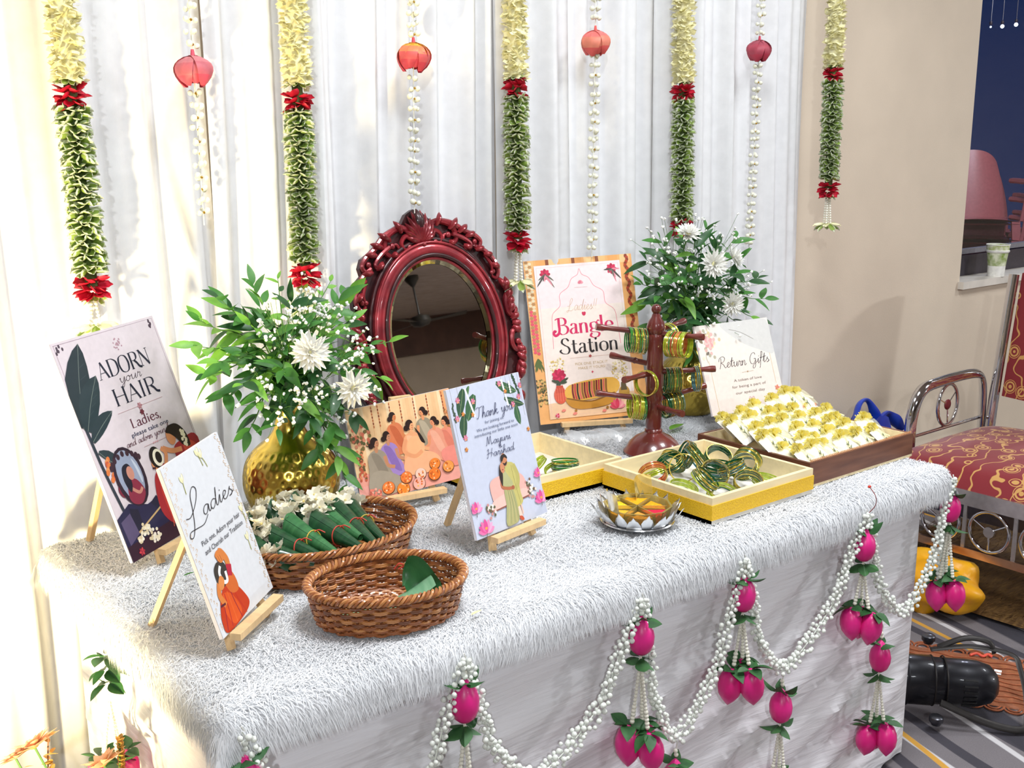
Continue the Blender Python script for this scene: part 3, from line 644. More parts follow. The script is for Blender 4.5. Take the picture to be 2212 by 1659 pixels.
def art_ladies(p):
    k = p.W/p.H; r = random.Random(5)
    for sx in (0, 1):
        for i in range(46):
            w = .01+i*.0215; u = (.045+.03*math.sin(i*1.7)) if sx == 0 else 1-(.035+.025*math.sin(i*1.7)); q = .02
            p.line([(u, w), (u+q*(1-2*sx), w-.008), (u+q*.6*(1-2*sx), w-.018), (u-q*.2*(1-2*sx), w-.012)], .0045, '#d9b58a', True, 3)
    for u, w, a in ((.22, .13, .2), (.60, .05, -.5), (.95, .48, -.2), (.87, .645, .1), (.66, .07, -.9)):
        p.line([(u, w+.07), (u+.02*a, w+.03), (u+.05*a, w)], .008, '#a5a64a'); p.leaf((u+.05*a, w+.005), (u+.02+.05*a, w-.045), .02, '#f3eed4'); p.leaf((u+.05*a, w+.005), (u-.03+.05*a, w-.035), .018, '#e6e2b4')
        p.line([(u+.05*a, w+.005), (u+.028+.05*a, w-.025), (u+.02+.05*a, w-.045)], .004, '#b9a86a')
    p.pen(SCR, 'L', .27, .40, .20, '#1a1a22', .34, .0017, .0011, .12); p.pen(SCR, 'adies', .63, .362, .105, '#1a1a22', .56, .0017, .0011, .14)
    p.text('Pick one, Adorn your hair', .53, .487, .030, '#3c3c46', .70); p.text('and Cherish our Tradition', .53, .540, .030, '#3c3c46', .70)
    # woman from behind, hands in her hair
    p.blob([(.17, .80), (.30, .76), (.43, .80), (.52, .88), (.55, .95), (.42, .985), (.10, .995), (.06, .93), (.10, .86)], '#c23a18'); p.blob([(.20, .80), (.33, .83), (.40, .95), (.24, .985), (.16, .9)], '#d9541e')
    for i in range(5): p.line([(.18+.05*i, .80), (.16+.06*i, .88), (.10+.09*i, .985)], .009, ['#8c1436', '#a3182e', '#e06a30', '#8c1436', '#b8281e'][i])
    p.blob([(.28, .70), (.40, .69), (.47, .76), (.46, .84), (.33, .82)], '#d2692f'); p.line([(.40, .73), (.44, .66), (.40, .60), (.36, .585)], .07, '#d8803f'); p.line([(.40, .74), (.44, .68)], .085, '#b8243c')
    p.line([(.20, .86), (.16, .79), (.21, .73)], .06, '#d8803f'); p.line([(.12, .845), (.2, .85)], .02, '#5a2030')
    p.blob([(.20, .66), (.26, .63), (.32, .66), (.34, .72), (.28, .77), (.20, .74)], '#3a3532'); p.blob([(.24, .64), (.33, .63), (.39, .67), (.37, .74), (.28, .76)], '#3a3532'); p.line([(.31, .655), (.265, .69), (.29, .745), (.345, .75), (.36, .70)], .034, '#f4f1ee')
    p.blob([(.29, .59), (.35, .57), (.40, .60), (.42, .63), (.34, .645)], '#d8803f'); p.blob([(.20, .73), (.26, .70), (.30, .73), (.26, .77), (.20, .77)], '#e08d4c')
    for i in range(3): p.line([(.31+.03*i, .64), (.30+.03*i, .60)], .004, '#8c3c1c')
def art_photo(p):
    k = p.W/p.H; r = random.Random(8)
    for i in range(16): p.face([(i/16, 0), ((i+.55)/16, 0), ((i+.55)/16, .8), (i/16, .8)], ['#f6cf9d', '#eebf8c', '#f9dbb0', '#f3c794'][i % 4])
    p.face([(.9, 0), (1, 0), (1, .6), (.93, .3)], '#f2a870')
    for u in (.24, .3, .41, .51, .64, .77, .92):
        p.line([(u, 0), (u-.01, .3+.04*math.sin(u*30))], .003, '#d9a26c', False)
        for i in range(7): p.ell(u-.004, .03+i*.034, .006, .012*k, '#8a3a22' if i % 2 else '#c26a3c')
    p.face([(0, .72), (.5, .66), (1, .70), (1, 1), (0, 1)], '#eea08c'); p.face([(0, .83), (1, .80), (1, 1), (0, 1)], '#f0a596')
    for i in range(60):
        a = r.uniform(0, 6.3); q = r.random()**.5; p.ell(.09+math.cos(a)*.10*q, .31+math.sin(a)*.13*q, .014, .016*k, r.choice(['#d98a6a', '#7a6a3a', '#e8b08c', '#5c5a34', '#c96a50']))
    for i in range(46): p.ell(.06+r.uniform(-.03, .03), .45+i*.007, .011, .012*k, r.choice(['#c25a3c', '#e08a5c', '#6a5a34']))
    for i in range(40): p.ell(.96+r.uniform(-.04, .04), .2+i*.008, .011, .012*k, r.choice(['#d98a5a', '#a8713c', '#e8a874']))
    lady(p, .42, .17, .048, '#dd7d52', '#c9653e', '#d9834f', face=1); lady(p, .70, .185, .048, '#9d9078', '#b9aa90', '#e69868', face=-1)
    lady(p, .90, .34, .050, '#ee9078', '#e07f68', '#e8956a', face=-1); lady(p, .79, .315, .050, '#ea9a7e', '#f0ac90', '#e8956a', face=-1)
    lady(p, .335, .36, .052, '#a585c4', '#8b6bb0', '#c98a68', face=1)
    lady(p, .565, .30, .056, '#f4aa7a', '#f8bd90', '#f0aa78', face=1)
    p.blob([(.44, .74), (.50, .62), (.64, .60), (.76, .66), (.80, .76), (.70, .84), (.50, .83)], '#f6b487'); p.ell(.585, .545, .085, .10*k, '#f8b884'); p.line([(.50, .44), (.47, .56), (.56, .64), (.64, .60)], .035, '#eda070')
    p.blob([(.60, .33), (.65, .42), (.68, .52), (.645, .50), (.62, .40)], '#241512')
    lady(p, .215, .40, .056, '#a29480', '#8f8270', '#c98a64', face=1); p.blob([(.10, .90), (.12, .74), (.22, .70), (.38, .80), (.42, .92), (.26, .98)], '#a89a86')
    p.blob([(.82, .66), (.95, .62), (1, .7), (1, .84), (.86, .82)], '#f08f80')
    for u, w, rr, c in ((.265, .905, .062, '#f0813a'), (.40, .955, .064, '#f58a2c'), (.445, .845, .058, '#ee7c34'), (.585, .845, .056, '#f7cdb8'), (.555, .945, .062, '#f6b3a4'), (.735, .775, .055, '#f58632'), (.715, .885, .062, '#f27d2a'), (.86, .84, .058, '#f59a4a')):
        p.ell(u, w, rr, rr*.95*k, '#6a3a1e'); p.ell(u, w-.006, rr*.92, rr*.86*k, c)
        for i in range(12):
            a = r.uniform(0, 6.3); q = r.random()**.5*rr*.7; p.ell(u+math.cos(a)*q, w-.006+math.sin(a)*q*k, rr*.13, rr*.13*k, r.choice(['#ffb060', '#d9641e', '#f9c9a0', '#c2571a']))
    for i in range(26): p.ell(.12+r.uniform(-.07, .07), .93+r.uniform(-.05, .06), .012, .012*k, r.choice(['#e8806a', '#c2604a', '#f2a890']))
def art_thank(p):
    k = p.W/p.H; r = random.Random(9)
    G = ['#1f4a2c', '#2c5c36', '#3b6a3c']
    for a, b_, wd, c in (((.22, .02), (.10, .20), .055, 0), ((.345, .075), (.195, .235), .062, 1), ((.17, .18), (.10, .345), .05, 0), ((.30, .01), (.26, .07), .02, 2), ((.66, .035), (.92, .125), .05, 1), ((.73, .150), (.99, .225), .04, 0), ((.87, .215), (.88, .355), .042, 1)):
        p.leaf(a, b_, wd, G[c], .01); p.line([a, b_], .004, '#8aa06a', False)
    for u, w0, w1 in ((.05, 0, .2), (.14, 0, .12), (.74, 0, .18), (.80, 0, .1), (.86, 0, .22), (.97, .0, .3), (.03, .2, .46)): p.line([(u, w0), (u, w1)], .003, '#8d8a86', False)
    for u0, u1 in ((.24, .30), (.74, .77)): p.line([(u0, .02), (u1, .22)], .022, '#eef0f2', False)
    for i in range(26): p.ell(.90+.002*i+r.uniform(-.01, .01), .005+i*.006, .011, .012*k, '#23432a')
    for i in range(14): p.ell(.045+r.uniform(-.012, .012), .10+i*.009, .010, .012*k, '#3c4f3c')
    for u, w in ((.12, .085), (.31, .115), (.07, .20), (.70, .045), (.93, .165), (.83, .205), (.98, .09), (.12, .335)):
        p.flower(u, w, .028, '#c2607e', '#d98aa0', 6); p.ell(u, w+.012, .008, .008*k, '#e6b04a')
    for u, w in ((.15, .18), (.27, .20), (.76, .105), (.10, .41), (.97, .40)):
        p.flower(u, w, .022, '#b4622c', '#d98f3a', 5)
    for i in range(5): p.ell(.83, .05+i*.017, .012, .012*k, '#f7f5ee')
    p.pen(SCR, 'Thank you', .565, .236, .075, '#252d55', .50, .0013, .0008, .15)
    p.text('for joining us.', .535, .272, .020, '#3a4668', .26); p.text('We are looking forward to', .535, .312, .020, '#3a4668', .52); p.text('introducing our little one soon', .535, .345, .020, '#3a4668', .60)
    p.pen(SCR, 'Mayuri', .53, .425, .056, '#252d55', .34, .0011, .0009, .12); p.pen(SCR, '&', .545, .462, .024, '#252d55', .05, .0012, .0008); p.pen(SCR, 'Harshad', .53, .506, .056, '#252d55', .38, .0011, .0009, .12)
    # sofa, flowers, couple
    p.blob([(.30, .80), (.29, .70), (.34, .655), (.50, .645), (.66, .655), (.76, .70), (.79, .80), (.77, .84), (.32, .85)], '#e9b1a6'); p.blob([(.29, .80), (.5, .77), (.80, .79), (.79, .835), (.5, .85), (.30, .86)], '#f0c0b4'); p.line([(.31, .86), (.79, .84)], .014, '#8c5040', False)
    for i in range(60):
        s_ = i % 2; p.ell((.26 if s_ else .83)+r.gauss(0, .028), (.835 if s_ else .80)+r.gauss(0, .032), .014, .014*k, r.choice(['#5a5a3c', '#e8dcd2', '#c98a86', '#7a5a48', '#f2e8e0']))
    p.face([(.575, .86), (.625, .85), (.645, .955), (.605, .96)], '#f1cdbd'); p.face([(.64, .85), (.66, .86), (.665, .94), (.648, .95)], '#e6bcaa'); p.leaf((.60, .955), (.655, .985), .02, '#c25030')
    p.blob([(.53, .585), (.60, .575), (.665, .60), (.68, .69), (.68, .80), (.685, .865), (.58, .885), (.545, .80)], '#c3b96c'); p.line([(.65, .60), (.685, .68), (.655, .745), (.60, .76)], .048, '#b8ae62'); p.line([(.62, .60), (.63, .74), (.65, .87)], .005, '#958a48')
    p.blob([(.455, .64), (.52, .625), (.565, .67), (.60, .72), (.57, .76), (.47, .75)], '#b3b27e'); p.blob([(.47, .74), (.57, .74), (.60, .84), (.59, .965), (.50, .99), (.41, .975), (.455, .85)], '#a9a873')
    for i in range(6): p.line([(.50+.012*i, .75), (.49+.018*i, .86), (.44+.028*i, .98)], .005, '#8a8a56' if i % 2 else '#c9b57c')
    p.line([(.465, .66), (.45, .72), (.52, .745), (.585, .75)], .03, '#b86a44'); p.ell(.59, .75, .022, .02*k, '#a85c3c')
    p.ell(.545, .552, .040, .055*k*1.15, '#c98258'); p.blob([(.50, .545), (.51, .52), (.56, .512), (.59, .535), (.585, .55), (.55, .535), (.515, .56)], '#201512'); p.blob([(.52, .568), (.545, .575), (.575, .565), (.57, .582), (.545, .592), (.522, .582)], '#2a1a16')
    p.blob([(.455, .60), (.475, .575), (.52, .58), (.535, .61), (.50, .60), (.485, .66), (.455, .72), (.44, .66)], '#241410'); p.ell(.50, .60, .030, .045*k*1.1, '#d08a62'); p.line([(.49, .612), (.51, .612)], .008, '#8c2a2a')
    for u, w, rr in ((.135, .945, .11), (.06, .80, .085), (.945, .885, .10), (.975, .715, .075)):
        p.line([(u, w+.02), (u-.01, w+.055)], .008, '#6a4a50'); p.lotus(u, w, rr, ['#e86fa6', '#f08dbb', '#d94a90', '#f6a8cb']); p.ell(u, w, rr*.16, rr*.12*k, '#e8a04a')
def art_bangle(p):
    k = p.W/p.H; r = random.Random(12)
    for i in range(9): p.face([(i/9, 0), ((i+.8)/9, 0), ((i+.8)/9, .05), (i/9, .05)], ['#f0b878', '#e8a45e', '#f6c68c'][i % 3])
    for u in (.2, .44, .66): p.face([(u, 0), (u+.03, 0), (u+.03, .05), (u, .05)], '#8a4a28')
    for i in range(60): p.ell(.025+.03*(i % 2), .01+i*.0095, .016, .013*k, ('#e9d8b4' if i < 32 else '#e8566a') if i % 3 else '#b98a5a')
    for i in range(30): p.leaf((.04, .6), (.04+r.uniform(-.04, .05), .63+r.uniform(0, .06)), .006, '#5a6a34')
    for i in range(70): p.ell(.04+r.uniform(-.04, .05), .75+r.uniform(-.02, .14), .010, .010*k, r.choice(['#4a4a2a', '#8a7a3c', '#d9b06a', '#6a5a30']))
    for i in range(50): p.ell(.945+.012*math.sin(i), .01+i*.012, .014, .016*k, '#b8442a' if i % 2 else '#8c3a20')
    p.face([(.09, .035), (.885, .035), (.885, .975), (.09, .975)], '#f8e6dc'); p.face([(.09, .035), (.885, .035), (.885, .30), (.09, .30)], '#f6e2e2')
    p.face([(.09, .88), (.885, .85), (.885, .975), (.09, .975)], '#f2c8a0')
    p.line([(.11, .05), (.865, .05), (.865, .96), (.11, .96), (.11, .05)], .0025, '#e2b3b0', False)
    arch = [(.19, .55), (.20, .42), (.215, .34), (.29, .29), (.30, .22), (.38, .18), (.42, .13), (.48, .105), (.50, .07)]
    p.line(arch+[(1-u, w) for u, w in arch[::-1][1:]], .005, '#e88c98')
    for u, w in ((.185, .09), (.80, .085)):
        p.flower(u, w, .045, '#d22c55', '#b31c44', 8)
        for i in range(9): p.leaf((u, w), (u+r.uniform(-.09, .09), w+r.uniform(.0, .09)), .008, r.choice(['#4a4a44', '#6a6a5c', '#e08a98']))
    p.lotus(.50, .155, .028, ['#e07a8c', '#ea98a4']); p.line([(.44, .185), (.56, .185)], .002, '#d9a0a0', False)
    p.pen(SCR, 'Ladies!!', .49, .325, .070, '#d8b49a', .27, .0012, .0008, .15)
    for s_ in (-1, 1): p.ell(.5+s_*.008, .345, .011, .011*k, '#d22c55')
    p.leaf((.5, .345), (.5, .362), .016, '#d22c55')
    p.pen(SER, 'Bangle', .495, .465, .098, '#d6205e', .54, .0068, .0011)
    p.pen(SER, 'Station', .525, .585, .092, '#241a1c', .54, .0058, .0011)
    p.line([(.33, .615), (.70, .615)], .002, '#d9b0a0', False); p.flower(.515, .612, .014, '#c2605c', '#a8443c', 5)
    p.text('PICK ONE, STACK IT', .52, .655, .016, '#d3b88e', .30); p.text('MAKE IT YOURS!', .52, .682, .016, '#d3b88e', .25); p.flower(.52, .71, .010, '#d22c55', '#d22c55', 4)
    for cu, cw, n in ((.21, .66, 60), (.77, .71, 60)):
        for i in range(n): a = r.uniform(0, 6.3); q = r.random()**.5; p.ell(cu+math.cos(a)*.075*q, cw+math.sin(a)*.06*q, .007, .007*k, r.choice(['#ecd9a0', '#d9b866', '#f4e8c4']))
    p.ell(.205, .835, .058, .075*k, '#d9573c'); p.face([(.175, .775), (.235, .775), (.245, .82), (.165, .82)], '#c94a34')
    for i in range(5): p.line([(.165+.02*i, .79), (.16+.022*i, .87)], .003, '#f08a6a', False)
    p.flower(.21, .715, .058, '#d82c5a', '#b81c46', 9)
    for i in range(6): p.leaf((.21, .76), (.21+r.uniform(-.09, .10), .76+r.uniform(-.03, .02)), .012, '#3f4a34')
    p.ell(.79, .85, .05, .055*k, '#b98a34'); p.face([(.77, .79), (.81, .79), (.82, .84), (.76, .84)], '#5a4a2a')
    p.blob([(.29, .78), (.70, .755), (.71, .85), (.30, .875)], '#e8b04a')
    for i in range(15): p.line([(.325+.022*i, .775-.0012*i), (.318+.022*i, .825), (.328+.022*i, .875-.0015*i)], .017, ['#7a1f24', '#c23a3c', '#3a2a20', '#d9695a', '#8c5a2a'][i % 5])
    p.blob([(.26, .855), (.48, .885), (.70, .845), (.69, .90), (.58, .925), (.38, .93), (.28, .905)], '#c98a2e'); p.line([(.26, .858), (.48, .888), (.70, .848)], .012, '#8a5a1c')
    for u in (.33, .62): p.ell(u, .935, .012, .012*k, '#a86f22')
    p.lotus(.715, .925, .075, ['#e2556a', '#f08a94', '#d93a58', '#f6a8a4'])
    for u, w in ((.2, .93), (.30, .955), (.57, .955), (.85, .93)): p.leaf((u, w), (u+.04, w-.004), .012, '#ea8474')
    p.flower(.16, .955, .02, '#d22c55', '#e88c98', 6)
def art_gifts(p):
    k = p.W/p.H; r = random.Random(14)
    p.blob([(.35, 0), (.9, 0), (1, .1), (1, .4), (.8, .35), (.55, .22)], '#d5d3d0')
    p.face([(0, .45), (.3, .4), (1, .5), (1, 1), (0, 1)], '#efe0d6')
    for i in range(46): p.ell(.13+r.gauss(0, .075), .14+r.gauss(0, .085), .018, .02*k, r.choice(['#e9d3ac', '#d9c49a', '#e6b6b0', '#b8b09a', '#efe0c8']))
    p.flower(.15, .20, .06, '#e8a5a4', '#f0c2bc', 8); p.leaf((.03, .14), (.07, .2), .02, '#8a7a62'); p.leaf((.09, .33), (.13, .30), .016, '#7a7066'); p.line([(.12, .24), (.08, .34), (.09, .42)], .005, '#c9b89a'); p.line([(.45, .08), (.6, .13), (.75, .22)], .005, '#b5b0aa')
    p.line([(.10, .40), (.10, 1)], .004, '#e0c49a', False); p.line([(.93, .40), (.93, .75)], .004, '#e0c49a', False)
    p.pen(SCR, 'Return Gifts', .56, .50, .125, '#3a3036', .68, .0014, .0008, .15)
    p.line([(.50, .575), (.66, .572)], .003, '#c9b59a', False); p.ell(.58, .573, .01, .008*k, '#b89a78')
    for i, s_ in enumerate(('A token of love', 'for being a part of', 'our special day')): p.text(s_, .56, .655+i*.07, .030, '#8d8078', [.38, .46, .40][i])
    p.line([(.56, .925), (.525, .875), (.54, .855), (.56, .872), (.58, .855), (.595, .875), (.56, .925)], .005, '#d99aa4')
    p.flower(.93, .80, .03, '#e2957e', '#d97a60', 5); p.line([(.93, .82), (.91, .9)], .004, '#a89a86')
board('sign_board', 'tall pink hair sign with banana leaves and dark lettering, leftmost on the table', .198, .620, .551, .316, .035, .282, .409, .790, art_adorn, '#d9ccd2', 'pine easel under the tall pink hair sign')
board('sign_board', 'narrow white sign with a woman in orange, nearest the table corner', .143, .211, .673, .277, .052, .179, .276, .790, art_ladies, '#dcdee2', 'pine easel under the narrow white sign at the near corner', front=.185, legs=.20)
board('picture_board', 'landscape picture of seated women and plates of food, behind the wicker baskets', .688, .565, -.139, .188, .078, .243, .197, .790, art_photo, '#f3c794', 'pine easel under the landscape picture of women', legs=.225, cat='picture')
board('sign_board', 'pale blue thank-you sign with a couple and pink lotuses, on a small easel', .713, .258, .183, .262, .006, .206, .285, .790, art_thank, '#c6cbdd', 'pine easel under the pale blue thank-you sign', front=.15, legs=.22)
board('sign_board', 'large peach bangle station sign standing right of the mirror', 1.401, .770, -.463, .281, .046, .301, .436, .790, art_bangle, '#f0ae6a', 'pine easel under the large peach bangle sign', front=.14)
board('sign_board', 'cream gift sign leaning behind the yellow pouches', 1.705, .500, -.224, .376, .03, .240, .240, .818, art_gifts, '#ece3da', '', easel=False)

# ---------------------------------------------------------------- thick flower garlands
gleaf = mat('garland_leaf', '#86a248', .55, col2='#9cb45a', scale=40, transl=.2)
grim = mat('garland_leaf_rim', '#d3d9c0', .55, var=.05, transl=.15)
gdark = mat('garland_core', '#4a5a2a', .8)
cream = mat('jasmine_cream', '#f4edb4', .6, col2='#fbf7d8', scale=70, transl=.25)
redp = mat('red_petal', '#b3122b', .5, col2='#d2203c', scale=60, transl=.15)
pearl = mat('pearl', '#eeeadb', .25, var=.03, coat=.6)
def cup_petal(name, L, Wd, mats, open_=1.35, rim=True):
    b = MB(); U, V = 8, 4; vs = []
    for j in range(V+1):
        v = j/V; w = Wd/2*math.sin(PI*(.10+.80*v))**.7*(1.0 if v < .95 else .75)
        for i in range(U+1):
            a = (i/U-.5)*2*open_; vs.append((w*math.sin(a), L*v-.15*L*abs(a/open_)**2*(v > .9), w*(1-math.cos(a))*.95+.18*L*v*v))
    for j in range(V):
        for i in range(U):
            b.cur = 1 if rim and (i in (0, U-1) or j == V-1) else 0
            b.add([vs[j*(U+1)+i], vs[j*(U+1)+i+1], vs[(j+1)*(U+1)+i+1], vs[(j+1)*(U+1)+i]], [(0, 1, 2, 3)])
    me = b.mesh(name, mats); bm = bmesh.new(); bm.from_mesh(me); bmesh.ops.remove_doubles(bm, verts=bm.verts, dist=1e-6); bm.to_mesh(me); bm.free()
    return me
PET = [cup_petal('leaf', .025, .023, [gleaf, grim]), cup_petal('leaf', .022, .020, [gleaf, grim], 1.6), cup_petal('leaf', .027, .024, [gleaf, grim], 1.1)]
REDP = [cup_petal('red_petal', .03, .03, [redp], .8, False), cup_petal('red_petal', .026, .026, [redp], 1.1, False)]
TIP = cup_petal('leaf', .03, .018, [gleaf, grim], 1.0)
BEAD = MB().ball((0, 0, 0), 1.0, 8, 6).mesh('pearl', pearl)
def garland(x, label, zc, zr, zg, zr2, tassel=None, seed=0, y=.86, rr=.0245, lean=0.0):
    r = random.Random(seed); top = 2.25
    t = thing('flower_garland', label, 'garland', (x, y, top), (0, lean, 0), 'thick flower garlands on the backdrop')
    Z = lambda z: z-top
    MB().tube([(0, 0, .78), (0, 0, Z(zc))], .002, 5).build('thread', gdark, t)
    MB().tube([(0, 0, Z(zc)), (0, 0, Z(zr2)+.01)], .012, 8).build('core', gdark, t)
    MB().tube([(0, 0, .0), (0, 0, Z(zc)+.004)], .020, 10).build('flower_core', cream, t)
    b = MB(); n = int((top-zc)/.00062)
    for i in range(n):
        z = Z(zc)+(top-zc)*i/n; a = i*2.39996+r.uniform(-.3, .3); q = rr*r.uniform(.45, .75)
        d = Vector((math.cos(a), math.sin(a), r.uniform(-.9, .25))).normalized(); M = frame(d, (0, 0, 1), (math.cos(a)*q, math.sin(a)*q, z), 1, r.uniform(-1, 1))
        L = r.uniform(.017, .024); w = .0080
        b.add([M @ Vector(v) for v in ((-.0015, 0, 0), (.0015, 0, 0), (w, L*.6, .002), (0, L, .004), (-w, L*.6, .002))], [(0, 1, 2, 3, 4)])
    o = b.build('jasmine_petals', cream, t); o['kind'] = 'stuff'
    def ring(me_list, z, n, tilt, sc, q, name, off=0.0):
        for i in range(n):
            a = 2*PI*(i+off)/n+r.uniform(-.16, .16); tl = tilt+r.uniform(-.25, .25)
            d = Vector((math.cos(a)*math.cos(tl), math.sin(a)*math.cos(tl), math.sin(tl)))
            me = r.choice(me_list)
            put(name, me, t, M=frame(d, (0, 0, 1), (math.cos(a)*q, math.sin(a)*q, z+r.uniform(-.003, .003)), sc*r.uniform(.9, 1.1), r.uniform(-.7, .7)))
    ring([TIP], Z(zc)+.006, 8, -.55, .8, rr*.35, 'leaf')
    for k, (z, tl) in enumerate(((zr+.014, .1), (zr+.006, -.25), (zr-.002, -.6))): ring(REDP, Z(z), 9, tl, 1.0, rr*.25, 'red_petal', k*.5)
    nr = min(24, int((zr-.018-zg)/.0122))
    for k in range(nr+1): ring(PET, Z(zr-.018-(zr-.018-zg)*k/nr), 11, -.30, 1.0, rr*.42, 'leaf', (k % 2)*.5)
    for k, (z, tl) in enumerate(((zr2+.016, .1), (zr2+.006, -.25), (zr2-.004, -.6))): ring(REDP, Z(z), 9, tl, 1.05, rr*.25, 'red_petal', k*.5)
    ring([TIP], Z(zr2)-.006, 9, -.95, .95, rr*.2, 'leaf')
    if tassel:
        for k in range(4):
            a = k*PI/2+.4; s = MB().tube([(math.cos(a)*.006, math.sin(a)*.006, Z(zr2)-.02), (math.cos(a)*.011, math.sin(a)*.011, Z(tassel))], .0012, 5).build('pearl_strand', pearl, t)
            m = int((zr2-.02-tassel)/.0072)
            for j in range(m):
                f = (j+.5)/m; put('pearl', BEAD, s, loc=(math.cos(a)*(.006+.005*f), math.sin(a)*(.006+.005*f), Z(zr2)-.02-(zr2-.02-tassel)*f), sc=.0036)
        for k in range(10):
            a = 2*PI*k/10; d = Vector((math.cos(a), math.sin(a), -.35-.6*(k % 2)))
            put('leaf' if k % 2 else 'cream_petal', TIP if k % 2 else CRP, t, M=frame(d, (0, 0, 1), (math.cos(a)*.008, math.sin(a)*.008, Z(tassel)), 1.4, r.uniform(-.4, .4)))
    return t
CRP = cup_petal('cream_petal', .028, .022, [cream], .9, False)
garland(.128, 'leftmost thick garland, cream over glowing yellow-green leaves, above the tall hair sign', 1.625, 1.592, 1.272, 1.232, 1.165, 1, lean=-.02)
garland(.611, 'thick cream and green garland hanging above the left gold vase', 1.632, 1.592, 1.262, 1.222, 1.16, 2)
garland(1.199, 'thick cream and green garland between mirror and bangle sign, ending in a pale tassel', 1.662, 1.634, 1.30, 1.263, 1.165, 3, lean=-.012)
garland(1.785, 'thick cream and dark green garland dropping behind the right-hand bouquet', 1.668, 1.638, 1.29, 1.262, None, 4, lean=-.03)
garland(2.478, 'rightmost thick garland hanging against the beige wall edge', 1.738, 1.710, 1.392, 1.352, 1.248, 5, lean=-.02)

# ---------------------------------------------------------------- thin bead strings with a pink lotus
wbead = mat('milky_bead', '#f2f1dc', .3, var=.03, coat=.5, transl=.1)
gold = mat('gold_bead', '#c9a04a', .3, .9)
WB = MB().ball((0, 0, 0), .0062, 8, 6).mesh('bead', wbead); GB = MB().ball((0, 0, 0), .0030, 6, 5).mesh('gold_bead', gold)
def lotus_petal_mesh(cols, key):
    b = MB(); m = [mat('lotus_%s_%d' % (key, i), c, .5, var=.06, transl=.15) for i, c in enumerate(cols)]
    U, V = 6, 8
    def fn(u, v):
        w = .0205*math.sin(PI*(.10+.82*v))**.75; a = (u-.5)*2
        rr = .0295*math.sin(v*PI*.83)**.75+.0025*(1-abs(a))*v+.001
        z = -.010*v-.038*v**1.5+.004*(1-v)
        return (a*w*(1 if v < .99 else .45), rr-.004*a*a, z)
    for j in range(V):
        for i in range(U):
            b.cur = min(len(m)-1, int(len(m)*(j/V)))
            b.add([fn(i/U, j/V), fn((i+1)/U, j/V), fn((i+1)/U, (j+1)/V), fn(i/U, (j+1)/V)], [(0, 1, 2, 3)])
    me = b.mesh('petal', m); bm = bmesh.new(); bm.from_mesh(me); bmesh.ops.remove_doubles(bm, verts=bm.verts, dist=1e-6); bm.to_mesh(me); bm.free(); return me
def bead_string(x, zl, zb, cols, key, label, seed, sway=0.0):
    r = random.Random(seed); y = .858
    t = thing('bead_string', label, 'garland', (x, y, 2.1), (0, sway, 0), 'thin bead strings with a lotus')
    MB().tube([(0, 0, .93), (0, 0, zb-2.1-.012)], .0013, 5).build('thread', mat('thread_white', '#eeeee4', .7), t)
    z = 2.08; k = 0
    while z > zb:
        if not (zl-.042 < z < zl+.022):
            for i in range(3):
                a = k*1.3+i*2.09+r.uniform(-.3, .3); put('bead', WB, t, loc=(math.cos(a)*.0098, math.sin(a)*.0098, z-2.1+r.uniform(-.004, .004)), sc=r.uniform(.9, 1.15))
            put('gold_bead', GB, t, loc=(0, -.004, z-2.1-.001))
        z -= .0235; k += 1
    lt = MB().tube([(0, 0, zl-2.1+.026), (.001, 0, zl-2.1)], lambda u: .003+.004*u, 6).build('lotus', mat('lotus_stem_'+key, cols[-1], .6), t)
    me = lotus_petal_mesh(cols, key)
    for i in range(9): put('petal', me, lt, loc=(0, 0, zl-2.1+.010), rot=(R.uniform(-.08, .08), R.uniform(-.05, .05), i*2*PI/9+R.uniform(-.1, .1)), sc=1.22*R.uniform(.9, 1.04)*(1.0 if i % 2 else .9))
    return t
bead_string(.381, 1.668, 1.36, ['#d77f86', '#cf6b76', '#e0566a'], 'rose', 'bead string with a rosy closed lotus, left end, stopping in mid-air', 1, -.004)
bead_string(.915, 1.718, 1.362, ['#f0b13c', '#ec8a5e', '#e0605f', '#dc4a58'], 'sun', 'bead string with a yellow-topped lotus, touching the carved mirror', 2, .02)
bead_string(1.470, 1.776, 1.222, ['#ea7a74', '#ec8a72', '#e8635f'], 'salmon', 'bead string with a salmon lotus, ending above the bangle sign', 3, .008)
bead_string(2.124, 1.785, 1.205, ['#b14f60', '#b9495c', '#c23f56'], 'plum', 'bead string with a dusty rose lotus, reaching down to the right bouquet', 4, .015)

# ---------------------------------------------------------------- lotus-bud tassels and pearl swags of the table
budm = mat('bud_pink', '#dc1878', .38, col2='#ea2c8e', scale=12, coat=.15)
tleaf = mat('tassel_leaf', '#1f4a26', .55, col2='#3c7038', scale=30)
BUD = MB().lathe([(.002, .034), (.010, .032), (.0185, .024), (.0235, .010), (.0245, -.004), (.0215, -.018), (.014, -.030), (.006, -.039), (.0012, -.044)], 14).mesh('bud', budm)
TLF = [leaf_mesh('leaf', .040, .027, tleaf, .35, .5, 6), leaf_mesh('leaf', .034, .024, tleaf, .5, -.2, 6)]
def rosette(parent, z, n, el, r, c=(0, 0), sc=1.0):
    for i in range(n):
        a = 2*PI*i/n+r.uniform(-.3, .3); e = el+r.uniform(-.35, .35)
        d = Vector((math.cos(a)*math.cos(e), math.sin(a)*math.cos(e), math.sin(e)))
        put('leaf', r.choice(TLF), parent, M=frame(d, (0, 0, 1), (c[0]+d.x*.004, c[1]+d.y*.004, z), sc*r.uniform(.8, 1.1), r.uniform(-.5, .5)))
